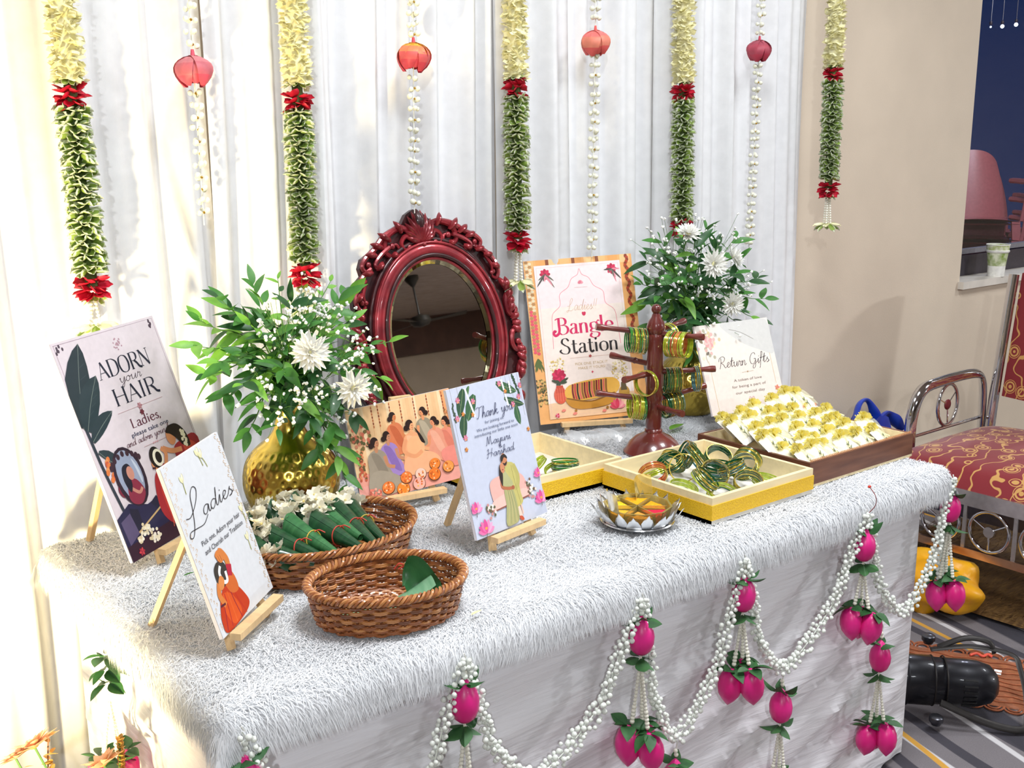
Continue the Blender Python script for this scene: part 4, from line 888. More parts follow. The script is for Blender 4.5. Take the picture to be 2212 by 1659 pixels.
def tassel(pos, label, seed, n=3, group='lotus bud tassels round the table', strand=.115, turn=0.0, top_bud=True):
    r = random.Random(seed)
    t = thing('bud_tassel', label, 'tassel', pos, (0, 0, turn), group)
    MB().tube([(0, 0, .012), (.004, 0, .004), (0, 0, -.02)], .0016, 5).build('hook', mat('wire', '#e6e4de', .4), t)
    for k in range(2): put('pearl', BEAD, t, loc=(.002*k, 0, -.012-.009*k), sc=.0046)
    if top_bud:
        b1 = put('bud', BUD, t, loc=(0, 0, -.072), rot=(0, PI, r.uniform(0, 6)))
        rosette(b1, .040, 5, .35, r); rosette(b1, -.036, 5, -.2, r)
    else:
        for q in (-.03, -.055, -.08): rosette(t, q, 5, -.3, r)
    ends = [(math.cos(2*PI*i/n+.6)*.021, math.sin(2*PI*i/n+.6)*.021-.004) for i in range(n)]
    for i, (ex, ey) in enumerate(ends):
        zz = -.12-strand-r.uniform(0, .018)
        s = MB().tube([(0, 0, -.10), (ex*.8, ey*.8, zz)], .001, 5).build('pearl_strand', pearl, t)
        m = int((-.115-zz)/.0066)
        for j in range(m):
            f = (j+.6)/m; put('pearl', BEAD, s, loc=(ex*.8*f, ey*.8*f, -.112+(zz+.112)*f), sc=.0038+.001*(f > .75))
        b2 = put('bud', BUD, t, loc=(ex*1.15, ey*1.15, zz-.040), rot=(-ey*5, ex*5, r.uniform(0, 6)), sc=1.02)
        rosette(b2, .034, 5, .05, r, sc=.95)
    return t
hp = [(.022, -.012, .722), (.395, -.014, .715), (.790, -.014, .708), (1.072, -.014, .712), (1.476, -.014, .716), (1.838, -.006, .722)]
nm = ['hanging at the near left corner of the table', 'second from the left on the table front', 'third from the left on the table front',
      'fourth from the left on the table front', 'below the brown box, under a red thread', 'at the right table corner, beside the chair']
for i, p in enumerate(hp): tassel(p, 'pink bud tassel with pearl strands '+nm[i], 20+i, strand=[.11, .115, .115, .085, .085, .11][i])
tassel((-.012, .452, .70), 'pink lotus bud tassel with long pearl strands on the left side of the table', 30, strand=.085, top_bud=False)
low = [(.205, -.016, .41), (.560, -.016, .44), (.888, -.016, .385), (1.207, -.016, .425), (1.566, -.016, .425)]
ln = ['leftmost swag', 'second swag', 'narrow third swag', 'wide swag below the yellow tray', 'right-hand swag near the stage lamp']
for i, p in enumerate(low):
    tassel(p, 'pink lotus bud tassel dangling from the bottom of the '+ln[i], 40+i, strand=.10)
SB = MB().ball((0, 0, 0), 1.0, 7, 5).mesh('berry_bead', mat('white_berry', '#e9ece4', .3, var=.04, coat=.5))
vine = mat('swag_wire', '#dfe2d8', .5)
def swag(a, b, low_, label, seed, n=280):
    r = random.Random(seed); a = Vector(a); b = Vector(b); c = Vector(low_)
    m1 = a.lerp(c, .5)+Vector((-.012, 0, -.055)); m2 = c.lerp(b, .5)+Vector((.012, 0, -.055))
    path = catmull([a, a.lerp(m1, .5)+Vector((0, 0, -.004)), m1, c, m2, m2.lerp(b, .5)+Vector((0, 0, -.004)), b], 10)
    t = thing('pearl_swag', label, 'swag', a, group='white pearl swags along the table')
    loc = [p-a for p in path]
    MB().tube(loc, .0014, 5).build('wire', vine, t)
    cum = [0]
    for i in range(1, len(loc)): cum.append(cum[-1]+(loc[i]-loc[i-1]).length)
    for k in range(n):
        s = cum[-1]*(k+.5)/n; i = 1
        while cum[i] < s: i += 1
        f = (s-cum[i-1])/(cum[i]-cum[i-1]); p = loc[i-1].lerp(loc[i], f); d = (loc[i]-loc[i-1]).normalized()
        x = d.orthogonal().normalized(); y = d.cross(x); an = k*2.39996+r.uniform(-.4, .4); q = r.uniform(.006, .0155)
        o = p+x*math.cos(an)*q+y*math.sin(an)*q*.8; o.y = min(o.y, .010)
        put('berry_bead', SB, t, loc=o, sc=r.uniform(.0040, .0056))
    return t
def up(p): return (p[0], p[1], p[2]+.004)
for i in range(5):
    lw = low[i]; swag(up(hp[i]), up(hp[i+1]), (lw[0]+[0, -.01, .005, .01, .09][i], -.014, lw[2]+.016),
                      ['white pearl swag from the near left table corner, dipping out of the frame', 'deep white pearl swag in the middle of the table front',
                       'narrow white pearl swag, third along the table front', 'wide white pearl swag below the yellow bangle tray', 'white pearl swag reaching the right table corner'][i], 60+i)
swag(up(hp[5]), (1.838, .52, .72), (1.842, .27, .45), 'white pearl swag on the right side of the table, next to the chair', 66, 240)
# red thread lying over the fur edge above the fifth tassel
tt = thing('red_thread', 'thin red thread tied over the fur edge below the brown box', 'thread', (1.476, -.02, .72))
MB().tube(catmull([(0, .002, 0), (.004, -.012, .022), (-.004, -.016, .045), (-.008, -.004, .062)], 6), .0009, 5).build('cord', mat('red_thread', '#8c2a24', .7), tt)
MB().ball((-.008, -.002, .064), .004, 8, 6, (1.2, .8, .8)).build('knot', mat('red_knot', '#d8402e', .7), tt)

# ---------------------------------------------------------------- carved mirror
mred = mat('mirror_red', '#701a24', .32, .3, col2='#a52f38', scale=26, coat=.5)
mdark = mat('mirror_black', '#2a0f12', .42, .1, col2='#451519', scale=40, coat=.3)
glassm = mat('silvered_glass', '#cfcac4', .015, 1.0, var=.01)
bevm = mat('bevelled_glass', '#d8d0a8', .05, 1.0, var=.03)
def plane_matrix(c, yaw, lean, roll):
    a = Vector((math.cos(yaw), math.sin(yaw), 0)); n = Vector((math.sin(yaw), -math.cos(yaw), 0)); upv = math.cos(lean)*Vector((0, 0, 1))-math.sin(lean)*n
    a2 = a*math.cos(roll)+upv*math.sin(roll); u2 = upv*math.cos(roll)-a*math.sin(roll)
    M = Matrix((a2, -(a2.cross(u2)), u2)).transposed().to_4x4(); M.translation = Vector(c); return M
mir = thing('carved_mirror', 'oval mirror in a dark red carved frame with a crest, leaning on the drapes', 'mirror', M=plane_matrix((.962, .858, 1.050), 0.0, .17, .115))
half = [(0, .312), (.022, .303), (.040, .283), (.062, .272), (.09, .262), (.118, .246), (.142, .232), (.166, .222), (.178, .202), (.176, .184), (.194, .172), (.212, .146), (.216, .118), (.214, .095), (.228, .07), (.240, .035), (.246, 0), (.243, -.05), (.240, -.10), (.222, -.14), (.205, -.175), (.165, -.225), (.11, -.262), (.05, -.284)]
out = [(u, w) for u, w in half]+[(0, -.287)]+[(-u, w) for u, w in half[::-1][:-1]]
b = MB(); n = len(out); b.prism(out, 0, .016)
b.v = [(x, z*-1+.012, y) for x, y, z in b.v]; b.build('backplate', mdark, mir, False)
def ering(au, av, r, dy, m, name, n=64, flat=1.0):
    return MB().tube([(au*math.cos(2*PI*i/n), dy, av*math.sin(2*PI*i/n)) for i in range(n)], r, 8, True, False, flat, up=(0, 1, 0)).build(name, m, mir)
ering(.172, .213, .0225, -.004, mred, 'frame_ring'); ering(.196, .237, .006, -.012, mdark, 'outer_bead')
ering(.188, .229, .0035, -.022, mred, 'outer_bead'); ering(.158, .199, .0050, -.022, mdark, 'inner_bead'); ering(.150, .191, .0045, -.016, mred, 'inner_bead')
MB().add([(.149*math.cos(2*PI*i/64), -.008, .190*math.sin(2*PI*i/64)) for i in range(64)], [tuple(range(64))]).build('glass', glassm, mir, False)
b = MB(); N = 64
b.add([(q*math.cos(2*PI*i/N), y, (q+.041)*math.sin(2*PI*i/N)) for q, y in ((.149, -.014), (.137, -.0095)) for i in range(N)], [(i, (i+1) % N, N+(i+1) % N, N+i) for i in range(N)])
b.build('bevel', bevm, mir, False)
def scroll(pts, r0, r1, y=-.010, n=6, s=1):
    path = catmull([(s*u, y, w) for u, w in pts], n)
    MB().tube(path, lambda t: 1.25*(r0+(r1-r0)*t)*(.55+.45*math.sin(PI*min(1, t*.8+.25))), 7).build('scroll', mred, mir)
    MB().ball(path[-1], r1*1.9, 10, 8, (1, .7, 1)).build('bead', mred, mir)
def relief(u, w, ang, L, wd, y=-.008, m=None):
    """raised carved leaf growing from u, w towards ang"""
    b = MB(); vs = []; fs = []; K = 7; J = 4
    for i in range(K+1):
        t = i/K; ww = wd*math.sin(PI*min(1, .12+t*.86))**.8*(1 if i < K else .1)
        for j in range(J+1):
            a = (j/J-.5)*PI; vs.append((math.sin(a)*ww, -math.cos(a)*.011*math.sin(PI*(.15+.8*t))-.006*math.sin(t*3), L*t))
    for i in range(K):
        for j in range(J): k = i*(J+1)+j; fs.append((k, k+1, k+J+2, k+J+1))
    b.add(vs, fs)
    put('carved_leaf', b.mesh('carved_leaf', m or mred), mir, loc=(u, y, w), rot=(0, ang, 0))
for i, a in enumerate((-1.25, -.95, -.66, -.40, -.18, 0, .18, .40, .66, .95, 1.25)): relief(a*.006, .232, a*.86, .080-.030*abs(a)**1.2, .0078, -.013)
relief(0, .252, 0, .06, .014, -.016, mdark)
for s in (-1, 1):
    scroll([(.012, .226), (.026, .262), (.058, .274), (.094, .258), (.104, .226), (.084, .210), (.064, .220), (.070, .238), (.082, .236)], .0068, .0042, s=s)
    scroll([(.010, .222), (.022, .246), (.044, .252), (.058, .238), (.050, .222), (.038, .226)], .0055, .004, -.014, s=s)
    scroll([(.060, .276), (.10, .262), (.134, .236), (.160, .222), (.174, .205), (.166, .190), (.152, .195), (.156, .206)], .006, .004, s=s)
    scroll([(.092, .236), (.120, .222), (.140, .204), (.134, .190), (.124, .196)], .005, .0035, -.014, s=s)
    scroll([(.152, .196), (.182, .178), (.204, .150), (.210, .122), (.200, .106), (.188, .114), (.194, .125)], .0055, .004, s=s)
    scroll([(.176, .168), (.190, .140), (.186, .122)], .004, .003, -.014, s=s)
    scroll([(.236, .075), (.215, .050), (.214, .018), (.230, .004), (.241, .018), (.232, .030), (.226, .024)], .006, .0045, s=s)
    scroll([(.241, -.03), (.216, -.036), (.208, -.066), (.222, -.086), (.236, -.074), (.228, -.064)], .006, .0045, s=s)
    scroll([(.236, -.10), (.212, -.13), (.21, -.152), (.196, -.165), (.19, -.15)], .005, .004, s=s)
    for w, a, L in ((.012, .35, .036), (.030, .55, .032), (.048, .5, .034), (.070, .2, .036), (-.004, 1.1, .03), (-.012, 1.9, .03), (-.02, 2.4, .032), (-.075, 2.2, .034), (-.09, 2.6, .036), (-.11, 2.9, .036), (-.095, 1.5, .028), (-.125, 3.3, .034)): relief(s*.219, w, s*a, L, .0095, -.010)
    for u, w, a, L in ((.085, .248, .9, .04), (.11, .236, 1.1, .036), (.13, .222, 1.3, .032), (.118, .205, 2.2, .028), (.15, .186, 1.5, .03), (.172, .172, 1.8, .03), (.19, .145, 2.2, .03), (.205, .105, 2.9, .03), (.05, .262, .5, .036), (.075, .22, 2.0, .022)): relief(s*u, w, s*a, L, .0075, -.012)
    for u, w, a in ((.155, -.215, 2.2), (.12, -.24, 2.0), (.08, -.258, 1.8), (.04, -.268, 1.6), (.19, -.18, 2.6)): relief(s*u, w, s*a, .04, .012, -.008)
for i in range(3): MB().ball((0, -.022+.002*i, .226-.012*i), .006-.0012*i, 10, 8).build('bead', mred, mir)
MB().bar((0, .02, .16), (.0, .055, -.28), .03, .008, (0, 1, 0)).build('strut', mdark, mir, False)

# ---------------------------------------------------------------- gold vases with bouquets
brass = mat('hammered_brass', '#c8ab4a', .24, 1.0, col2='#d6bd62', scale=9, bump=.05, bscale=120)
def vase(pos, label, turn=0.0):
    prof = [(.060, 0), (.066, .004), (.085, .030), (.097, .065), (.098, .095), (.090, .125), (.070, .150), (.048, .168), (.034, .185), (.028, .205), (.027, .225), (.031, .238), (.034, .243), (.031, .245), (.025, .24), (.023, .20)]
    pp = catmull([(r, z, 0) for r, z in prof], 7); dm = []
    for k in range(9):
        z = .022+k*.0155; n = 30 if k % 2 else 30
        for i in range(n): dm.append((2*PI*(i+(k % 2)*.5)/n, z))
    n = 200; b = MB(); vs = []; fs = []
    for p in pp:
        for j in range(n):
            a = 2*PI*j/n; d = 0
            if .012 < p.y < .155 and p.x > .05:
                k = round((p.y-.022)/.0155)
                for kk in (k-1, k, k+1):
                    if 0 <= kk < 9:
                        st = 2*PI/30; o = (kk % 2)*.5; i = round(a/st-o); da = (a-(i+o)*st)*p.x; dz = (p.y-.022-kk*.0155)*1.05
                        q = (da*da+dz*dz)/.0066**2
                        if q < 1: d = max(d, (1-q)**1.3)
            r = p.x-.0022*d; vs.append((r*math.cos(a), r*math.sin(a), p.y))
    N = len(pp)
    for i in range(N-1):
        for j in range(n): fs.append((i*n+j, i*n+(j+1) % n, (i+1)*n+(j+1) % n, (i+1)*n+j))
    fs.append(tuple(range(n))[::-1]); b.add(vs, fs)
    t = thing('gold_vase', label, 'vase', pos, (0, 0, turn), 'hammered gold vases')
    b.build('body', brass, t)
    MB().tube([(.0325*math.cos(2*PI*i/32), .0325*math.sin(2*PI*i/32), .243) for i in range(32)], .003, 8, True).build('lip', brass, t)
    return t
V1 = Vector((.455, .665, ZT)); V2 = Vector((1.765, .765, ZT))
vase(V1, 'hammered gold vase on the left, behind the wicker baskets'); vase(V2, 'hammered gold vase on the right, behind the bangle stand', .3)
LG = [mat('leaf_lime', '#6fae3c', .45, col2='#8cc452', scale=30, transl=.3), mat('leaf_mid', '#3f7a34', .45, col2='#55923f', scale=30, transl=.25), mat('leaf_dark', '#234d28', .4, col2='#33632f', scale=30, transl=.15)]
LV = [[leaf_mesh('leaf', L, W, m, .22, c, 7) for L, W, c in ((.056, .021, .35), (.046, .022, .1), (.064, .020, .55))] for m in LG]
stemm = mat('stem_green', '#4f7a34', .6)
def sprig(root, base, tip, kind, seed, n=11, sc=1.0, droop=.03):
    r = random.Random(seed); base = Vector(base); tip = Vector(tip); d = tip-base
    mid = d*.45+Vector((0, 0, .05+.25*droop)); pts = catmull([(0, 0, -.05), (0, 0, .02), mid, d*.8+Vector((0, 0, droop*.6)), d], 7)
    t = MB().tube(pts, lambda u: .0019*(1-u)+.0006, 5).build('leafy_sprig', stemm, root)
    N = len(pts)
    for i in range(n):
        f = .30+.70*i/(n-1); k = min(N-2, int(f*(N-1))); p = pts[k]; g = (pts[k+1]-pts[k]).normalized()
        side = g.cross(Vector((0, 0, 1))); side = side.normalized() if side.length > .1 else Vector((1, 0, 0))
        s = 1 if i % 2 else -1; tw = Matrix.Rotation(r.uniform(-.9, .9), 3, g)
        dv = g*(.75 if i < n-1 else 3)+tw @ (side*s)*r.uniform(.7, 1.0)+Vector((0, 0, r.uniform(-.25, .15)))
        upv = Vector((r.uniform(-.5, .3), r.uniform(-.9, .0), r.uniform(.3, 1)))
        put('leaf', r.choice(LV[kind if r.random() < .8 else r.choice((0, 1, 2))]), t, M=frame(dv, upv, p, sc*r.uniform(.75, 1.12)*(1-.25*(i == n-1))))
    return t
petw = mat('mum_white', '#f7f6f0', .55, var=.02, transl=.2); mumc = mat('mum_heart', '#eee7a8', .6)
MP = leaf_mesh('petal', .030, .0095, petw, .6, -.25, 6)
def mum(pos, face, r_, label, seed):
    r = random.Random(seed); t = thing('chrysanthemum', label, 'flower', M=frame((0, 0, 1), (0, 1, 0), pos) @ Matrix.Identity(4), group='white chrysanthemums')
    f = Vector(face).normalized(); q = f.to_track_quat('Z', 'Y'); t.matrix_basis = Matrix.Translation(Vector(pos)) @ q.to_matrix().to_4x4()
    for ring, (n, el, s, z) in enumerate(((16, .12, 1.0, 0), (16, .38, .92, .002), (13, .70, .76, .004), (9, 1.05, .55, .006))):
        for i in range(n):
            a = 2*PI*(i+.5*ring)/n+r.uniform(-.1, .1); e = el+r.uniform(-.1, .12); d = Vector((math.cos(a)*math.cos(e), math.sin(a)*math.cos(e), math.sin(e)))
            put('petal', MP, t, M=frame(d, (0, 0, 1), d*.004+Vector((0, 0, z)), r_/.030*s*r.uniform(.9, 1.08), r.uniform(-.3, .3)))
    MB().ball((0, 0, .006), r_*.22, 10, 8, (1, 1, .8)).build('heart', mumc, t)
    MB().tube([(0, 0, 0), (0, 0, -.05)], .002, 5).build('stem', stemm, t)
gyp = mat('gyp_white', '#fbfbf6', .6, var=.02)
GF = []
for k in range(2):
    b = MB(); rr = random.Random(k)
    for i in range(5): b.ball((rr.uniform(-.003, .003), rr.uniform(-.003, .003), rr.uniform(-.002, .003)), .0028, 6, 5)
    GF.append(b.mesh('floret', gyp))
def gypsophila(root, base, tip, seed, n=22, spread=.035):
    r = random.Random(seed); base = Vector(base); tip = Vector(tip); d = tip-base
    b = MB(); pts = catmull([(0, 0, 0), d*.5+Vector((0, 0, .02)), d*.85], 6); b.tube(pts, .0009, 4); fl = []
    for i in range(n):
        e = d+Vector((r.gauss(0, spread), r.gauss(0, spread), r.gauss(0, spread))); m = d*r.uniform(.55, .85)
        b.tube([m, (m+e)/2+Vector((0, 0, .004)), e], .0005, 3); fl.append(e)
    t = b.build('baby_breath_spray', stemm, root)
    for e in fl: put('floret', r.choice(GF), t, loc=e, rot=(r.uniform(0, 3), r.uniform(0, 3), 0), sc=r.uniform(.6, 1.1))
N1 = V1+Vector((0, 0, .235)); N2 = V2+Vector((0, 0, .235))
Q1 = thing('bouquet', "bouquet of light green leafy sprigs and baby's breath in the left gold vase", 'bouquet', N1, group='bouquets in gold vases'); Q2 = thing('bouquet', "bouquet of dark green leaves and baby's breath in the right gold vase", 'bouquet', N2, group='bouquets in gold vases')
S1 = [((0.247,0.620,1.148), 0, 12), ((0.284,0.680,1.184), 0, 11), ((0.247,0.580,1.098), 0, 11), ((0.267,0.550,1.061), 1, 10), ((0.418,0.720,1.239), 1, 10), ((0.344,0.660,1.203), 2, 11), ((0.484,0.740,1.243), 0, 8), ((0.300,0.620,1.234), 1, 10),
      ((0.618,0.760,1.225), 0, 7), ((0.650,0.720,1.207), 0, 9), ((0.688,0.620,1.106), 0, 9), ((0.626,0.580,1.041), 0, 9), ((0.584,0.560,1.107), 1, 10), ((0.312,0.550,0.983), 1, 9), ((0.351,0.540,1.099), 2, 10),
      ((0.441,0.600,1.214), 2, 10), ((0.533,0.660,1.180), 0, 10), ((0.400,0.520,1.042), 2, 10), ((0.461,0.520,1.087), 2, 10), ((0.369,0.540,1.166), 1, 10), ((0.552,0.560,0.974), 2, 9), ((0.330,0.600,1.128), 1, 11), ((0.416,0.580,1.129), 0, 10), ((0.595,0.640,1.157), 0, 10),
      ((0.352,0.600,1.178), 0, 10), ((0.315,0.500,1.050), 1, 9), ((0.417,0.500,1.003), 2, 9), ((0.500,0.530,1.034), 2, 9),
      ((0.249,0.520,1.132), 1, 10), ((0.282,0.500,1.089), 2, 10), ((0.383,0.620,1.208), 1, 10), ((0.587,0.660,1.204), 1, 9), ((0.365,0.500,1.103), 1, 10), ((0.442,0.500,1.128), 1, 10), ((0.560,0.550,1.069), 1, 9), ((0.470,0.500,0.971), 1, 9), ((0.349,0.500,0.992), 2, 9), ((0.438,0.580,1.172), 1, 10), ((0.529,0.600,1.141), 0, 9)]
for i, (tp, k, n) in enumerate(S1): sprig(Q1, N1, tp, k, 100+i, n, .6 if i in (10, 8, 6) else 1.0)
for i, (tp, k) in enumerate((((0.495,0.500,0.840), 1), ((0.443,0.520,0.921), 1), ((0.488,0.520,0.898), 0))):
    sprig(Q1, N1, tp, k, 140+i, 11, 1.0, .07)
S2 = [((1.527,0.740,1.145), 1, 9), ((1.522,0.720,1.095), 0, 9), ((1.558,0.750,1.206), 2, 9), ((1.619,0.760,1.257), 1, 9), ((1.530,0.700,1.035), 1, 9), ((1.722,0.780,1.263), 2, 9), ((1.825,0.780,1.274), 1, 9), ((1.975,0.800,1.238), 1, 7),
      ((2.018,0.740,1.121), 2, 8), ((2.029,0.720,1.061), 1, 8), ((1.987,0.700,1.006), 2, 8), ((1.871,0.680,1.008), 2, 8), ((1.731,0.660,1.019), 2, 9), ((1.628,0.640,0.963), 1, 8), ((1.547,0.650,1.046), 2, 9), ((1.586,0.640,1.116), 2, 10),
      ((1.725,0.660,1.139), 2, 10), ((1.884,0.700,1.188), 1, 9), ((1.540,0.640,1.168), 1, 10), ((1.665,0.660,1.224), 2, 10), ((1.585,0.700,1.208), 2, 9), ((1.825,0.680,1.116), 2, 9), ((1.622,0.630,1.052), 2, 9), ((1.512,0.660,1.121), 1, 9), ((1.747,0.660,1.074), 2, 9),
      ((1.577,0.660,1.212), 2, 10), ((1.664,0.640,1.171), 2, 10), ((1.576,0.620,1.046), 2, 9), ((1.477,0.660,1.160), 2, 9), ((1.818,0.660,1.157), 2, 9), ((1.509,0.640,1.099), 2, 9), ((1.807,0.720,1.230), 2, 9), ((1.668,0.620,0.986), 2, 8), ((1.690,0.700,1.251), 2, 9)]
for i, (tp, k, n) in enumerate(S2): sprig(Q2, N2, tp, k, 200+i, n, 1.12)
mum((0.405,0.470,1.136), (-.35, -1, .25), .037, 'large white chrysanthemum in the middle of the left bouquet', 1)
mum((0.497,0.480,1.055), (-.1, -1, .0), .036, 'white chrysanthemum low on the right side of the left bouquet', 2)
mum((1.653,0.600,1.199), (-.5, -1, .2), .037, 'large white chrysanthemum in the centre of the right bouquet', 3)
mum((1.733,0.600,1.087), (-.4, -1, -.05), .032, 'white chrysanthemum low in the right bouquet, above the gift sign', 4)
mum((1.620,0.660,1.272), (-.3, -.6, 1), .033, 'white chrysanthemum on top of the right bouquet, seen from the side', 5)
mum((1.824,0.680,1.196), (.4, -.8, .4), .033, 'white chrysanthemum partly hidden at the right of the right bouquet', 6)
for i, tp in enumerate(((0.429,0.560,1.193), (0.500,0.600,1.195), (0.519,0.580,1.172), (0.360,0.500,1.190), (0.326,0.500,1.074), (0.341,0.480,1.036), (0.394,0.480,1.054), (0.448,0.500,1.052), (0.511,0.500,1.106), (0.551,0.520,1.038), (0.509,0.540,0.985), (0.471,0.600,1.211), (0.406,0.540,1.145), (0.540,0.520,1.137))):
    gypsophila(Q1, N1, tp, 300+i, 17, .019)
for i, tp in enumerate(((1.524,0.660,1.263), (1.689,0.700,1.281), (1.553,0.620,1.169), (1.681,0.620,1.110), (1.698,0.600,1.048), (1.509,0.660,1.205), (1.790,0.620,1.150), (1.631,0.620,1.016), (1.802,0.700,1.257))):
    gypsophila(Q2, N2, tp, 330+i, 16, .028)
# peach artificial flowers on a stand left of the table
peach = mat('peach_petal', '#f2b184', .6, col2='#f7c9a2', scale=60, transl=.2); ambf = mat('amber_leaf', '#c98a3c', .6, col2='#b8ad5a', scale=30)
PP = leaf_mesh('petal', .036, .016, peach, .3, .1, 5); AL = leaf_mesh('leaf', .022, .018, ambf, .2, .2, 5)
def peach_flower(pos, s, label, n=16, seed=0):
    r = random.Random(seed); t = thing('peach_flower', label, 'flower', pos, (-.5, -.25, 0), 'artificial peach flowers')
    for ring, (m, el, k) in enumerate(((n, .25, 1), (n-3, .55, .8))):
        for i in range(m):
            a = 2*PI*(i+.5*ring)/m; e = el+r.uniform(-.12, .12); d = Vector((math.cos(a)*math.cos(e), math.sin(a)*math.cos(e), math.sin(e)))
            put('petal', PP, t, M=frame(d, (0, 0, 1), d*.005, s*k*r.uniform(.9, 1.1), r.uniform(-.3, .3)))
    MB().ball((0, 0, .004), .008*s, 10, 8, (1, 1, .6)).build('heart', mat('peach_heart', '#b98a4a', .8), t)
    MB().tube(catmull([(0, 0, 0), (.004, .01, -.12), (0, .02, -.30)], 5), .002, 5).build('stem', stemm, t)
    for i in range(6):
        a = i*1.05; put('leaf', AL, t, M=frame((math.cos(a), math.sin(a), -.3), (0, 0, 1), (.006*math.cos(a), .006*math.sin(a), -.02-.012*i), s))
peach_flower((-0.098,0.620,0.455), 1.15, 'big peach artificial flower at the bottom left, in front of the drape', 16, 1)
peach_flower((-0.131,0.620,0.445), .7, 'small frayed peach flower left of the big one at the bottom edge', 12, 2)
peach_flower((-0.056,0.360,0.527), 1.0, 'peach flower at the bottom edge in front of the left tassel', 16, 3)
tw = thing('seed_twig', 'amber grass plume in front of the pink buds of the left tassel', 'twig', (-0.028,0.360,0.528))
MB().tube([(0, 0, .03), (-.02, 0, -.2)], .0016, 5).build('stem', stemm, tw)
rr = random.Random(4)
for i in range(40):
    z = -.03+.07*i/40; a = i*2.4; put('seed', AL, tw, M=frame((math.cos(a), math.sin(a), 1.2), (0, 0, 1), (.1*(z)*.2, 0, z), .5))
tw = thing('berry_twig', 'thin brown twig with small amber leaves right of the big peach flower', 'twig', (-0.072,0.620,0.418))
MB().tube(catmull([(0, 0, .055), (-.006, 0, .01), (-.02, 0, -.18)], 5), .0013, 5).build('stem', mat('brown_twig', '#7a5236', .7), tw)
for i in range(9): put('leaf', AL, tw, M=frame((math.cos(i*2.2), math.sin(i*2.2), .6), (0, 0, 1), (-.002*i*.3, 0, .05-.011*i), .6))
fs_ = thing('flower_stand', 'white pot on a thin stand holding the peach flowers beside the drape', 'stand', (-.085, .60, 0))
MB().lathe([(.10, 0), (.10, .012), (.012, .02), (.012, .12), (.03, .14), (.055, .20), (.065, .27), (.06, .275), (.05, .2), (.01, .16)], 24).build('pot', mat('pot_white', '#e9e6e0', .4), fs_)

# ---------------------------------------------------------------- wicker baskets
wick = [mat('wicker_brown', '#8a4f2a', .42, col2='#a8673a', scale=50, coat=.3), mat('wicker_dark', '#6b3a20', .42, col2='#85502c', scale=50, coat=.3), mat('wicker_honey', '#b57640', .42, col2='#c98c54', scale=50, coat=.3)]
def basket(c, yaw, a, b_, H, label, flare=.88, nst=40, rows=10):
    t = thing('wicker_basket', label, 'basket', (c[0], c[1], ZT), (0, 0, yaw), 'oval wicker baskets')
    def el(th, z, off=0.0):
        f = flare+(1-flare)*(z/H)**.8; return Vector(((a*f+off)*math.cos(th), (b_*f+off)*math.sin(th), z))
    for i in range(nst):
        th = 2*PI*i/nst; MB().tube([el(th, .004), el(th, H*.35), el(th, H*.7), el(th, H)], .0021, 5).build('stake', wick[1], t)
    N = nst*4
    for k in range(rows):
        z = .006+(H-.012)*k/(rows-1)
        for ph in (0, 1):
            MB().tube([el(2*PI*i/N, z+(ph-.5)*.0024, .0034*math.cos(nst/2*2*PI*i/N+PI*(ph+k))) for i in range(N)], .0019, 5, True, False, .8).build('weaver', wick[(k+ph) % 3 if k > 1 else 0], t)
    M = 200
    for s in range(4):
        MB().tube([el(2*PI*i/M, H+.004+.0052*math.sin(26*2*PI*i/M+s*PI/2), .0062*math.cos(26*2*PI*i/M+s*PI/2)) for i in range(M)], .0027, 5, True, False).build('rim_strand', wick[2 if s % 2 else 0], t)
    fl = MB(); fl.add([el(2*PI*i/48, .004) for i in range(48)], [tuple(range(48))]); fl.build('floor_mat', wick[2], t, False)
    for k in range(9):
        f = (k+1)/9.5; MB().tube([Vector((a*flare*f*math.cos(2*PI*i/90), b_*flare*f*math.sin(2*PI*i/90), .007+.0016*math.cos(30*2*PI*i/90+k*PI))) for i in range(90)], .0026, 5, True, False).build('floor_weaver', wick[2 if k % 2 else 0], t)
    for i in range(15):
        th = PI*2*i/15; MB().tube([(0, 0, .0075), (a*flare*.98*math.cos(th), b_*flare*.98*math.sin(th), .0075)], .0017, 4).build('floor_stake', wick[1], t)
    return t
basket((.388, .398), rad(8), .172, .132, .064, 'larger wicker basket full of rolled leaf cones and jasmine')
basket((.348, .132), rad(-15), .128, .100, .060, 'smaller, nearly empty wicker basket at the front with one torn leaf')

# ---------------------------------------------------------------- rolled leaf cones with jasmine
ban = [mat('banana_leaf', '#163c24', .32, col2='#21512e', scale=20, stretch=(1, 8, 1), coat=.2), mat('banana_leaf_pale', '#2c6238', .4, col2='#3f7a48', scale=20, stretch=(1, 8, 1))]
jas = mat('jasmine_white', '#f6eed2', .55, col2='#fbf6e6', scale=80, transl=.2); jasc = mat('jasmine_heart', '#e8d48a', .6)
def jasmine_mesh(k):
    b = MB(); r = random.Random(k); b.cur = 0
    for i in range(6):
        a = 2*PI*i/6+r.uniform(-.2, .2); M = frame((math.cos(a), math.sin(a), r.uniform(.1, .6)), (0, 0, 1), (0, 0, 0))
        b.add([M @ Vector(v) for v in ((-.001, 0, 0), (.001, 0, 0), (.0048, .006, .001), (.003, .0115, .002), (-.003, .0115, .002), (-.0048, .006, .001))], [(0, 1, 2, 3, 4, 5)])
    b.tube([(0, 0, .001), (0, 0, -.010)], .0012, 5); b.cur = 1; b.ball((0, 0, .002), .0018, 6, 5)
    return b.mesh('jasmine_flower', [jas, jasc])
JF = [jasmine_mesh(k) for k in range(3)]
ties = [mat('tie_red', '#c23a2a', .6), mat('tie_yellow', '#c9a83c', .6)]
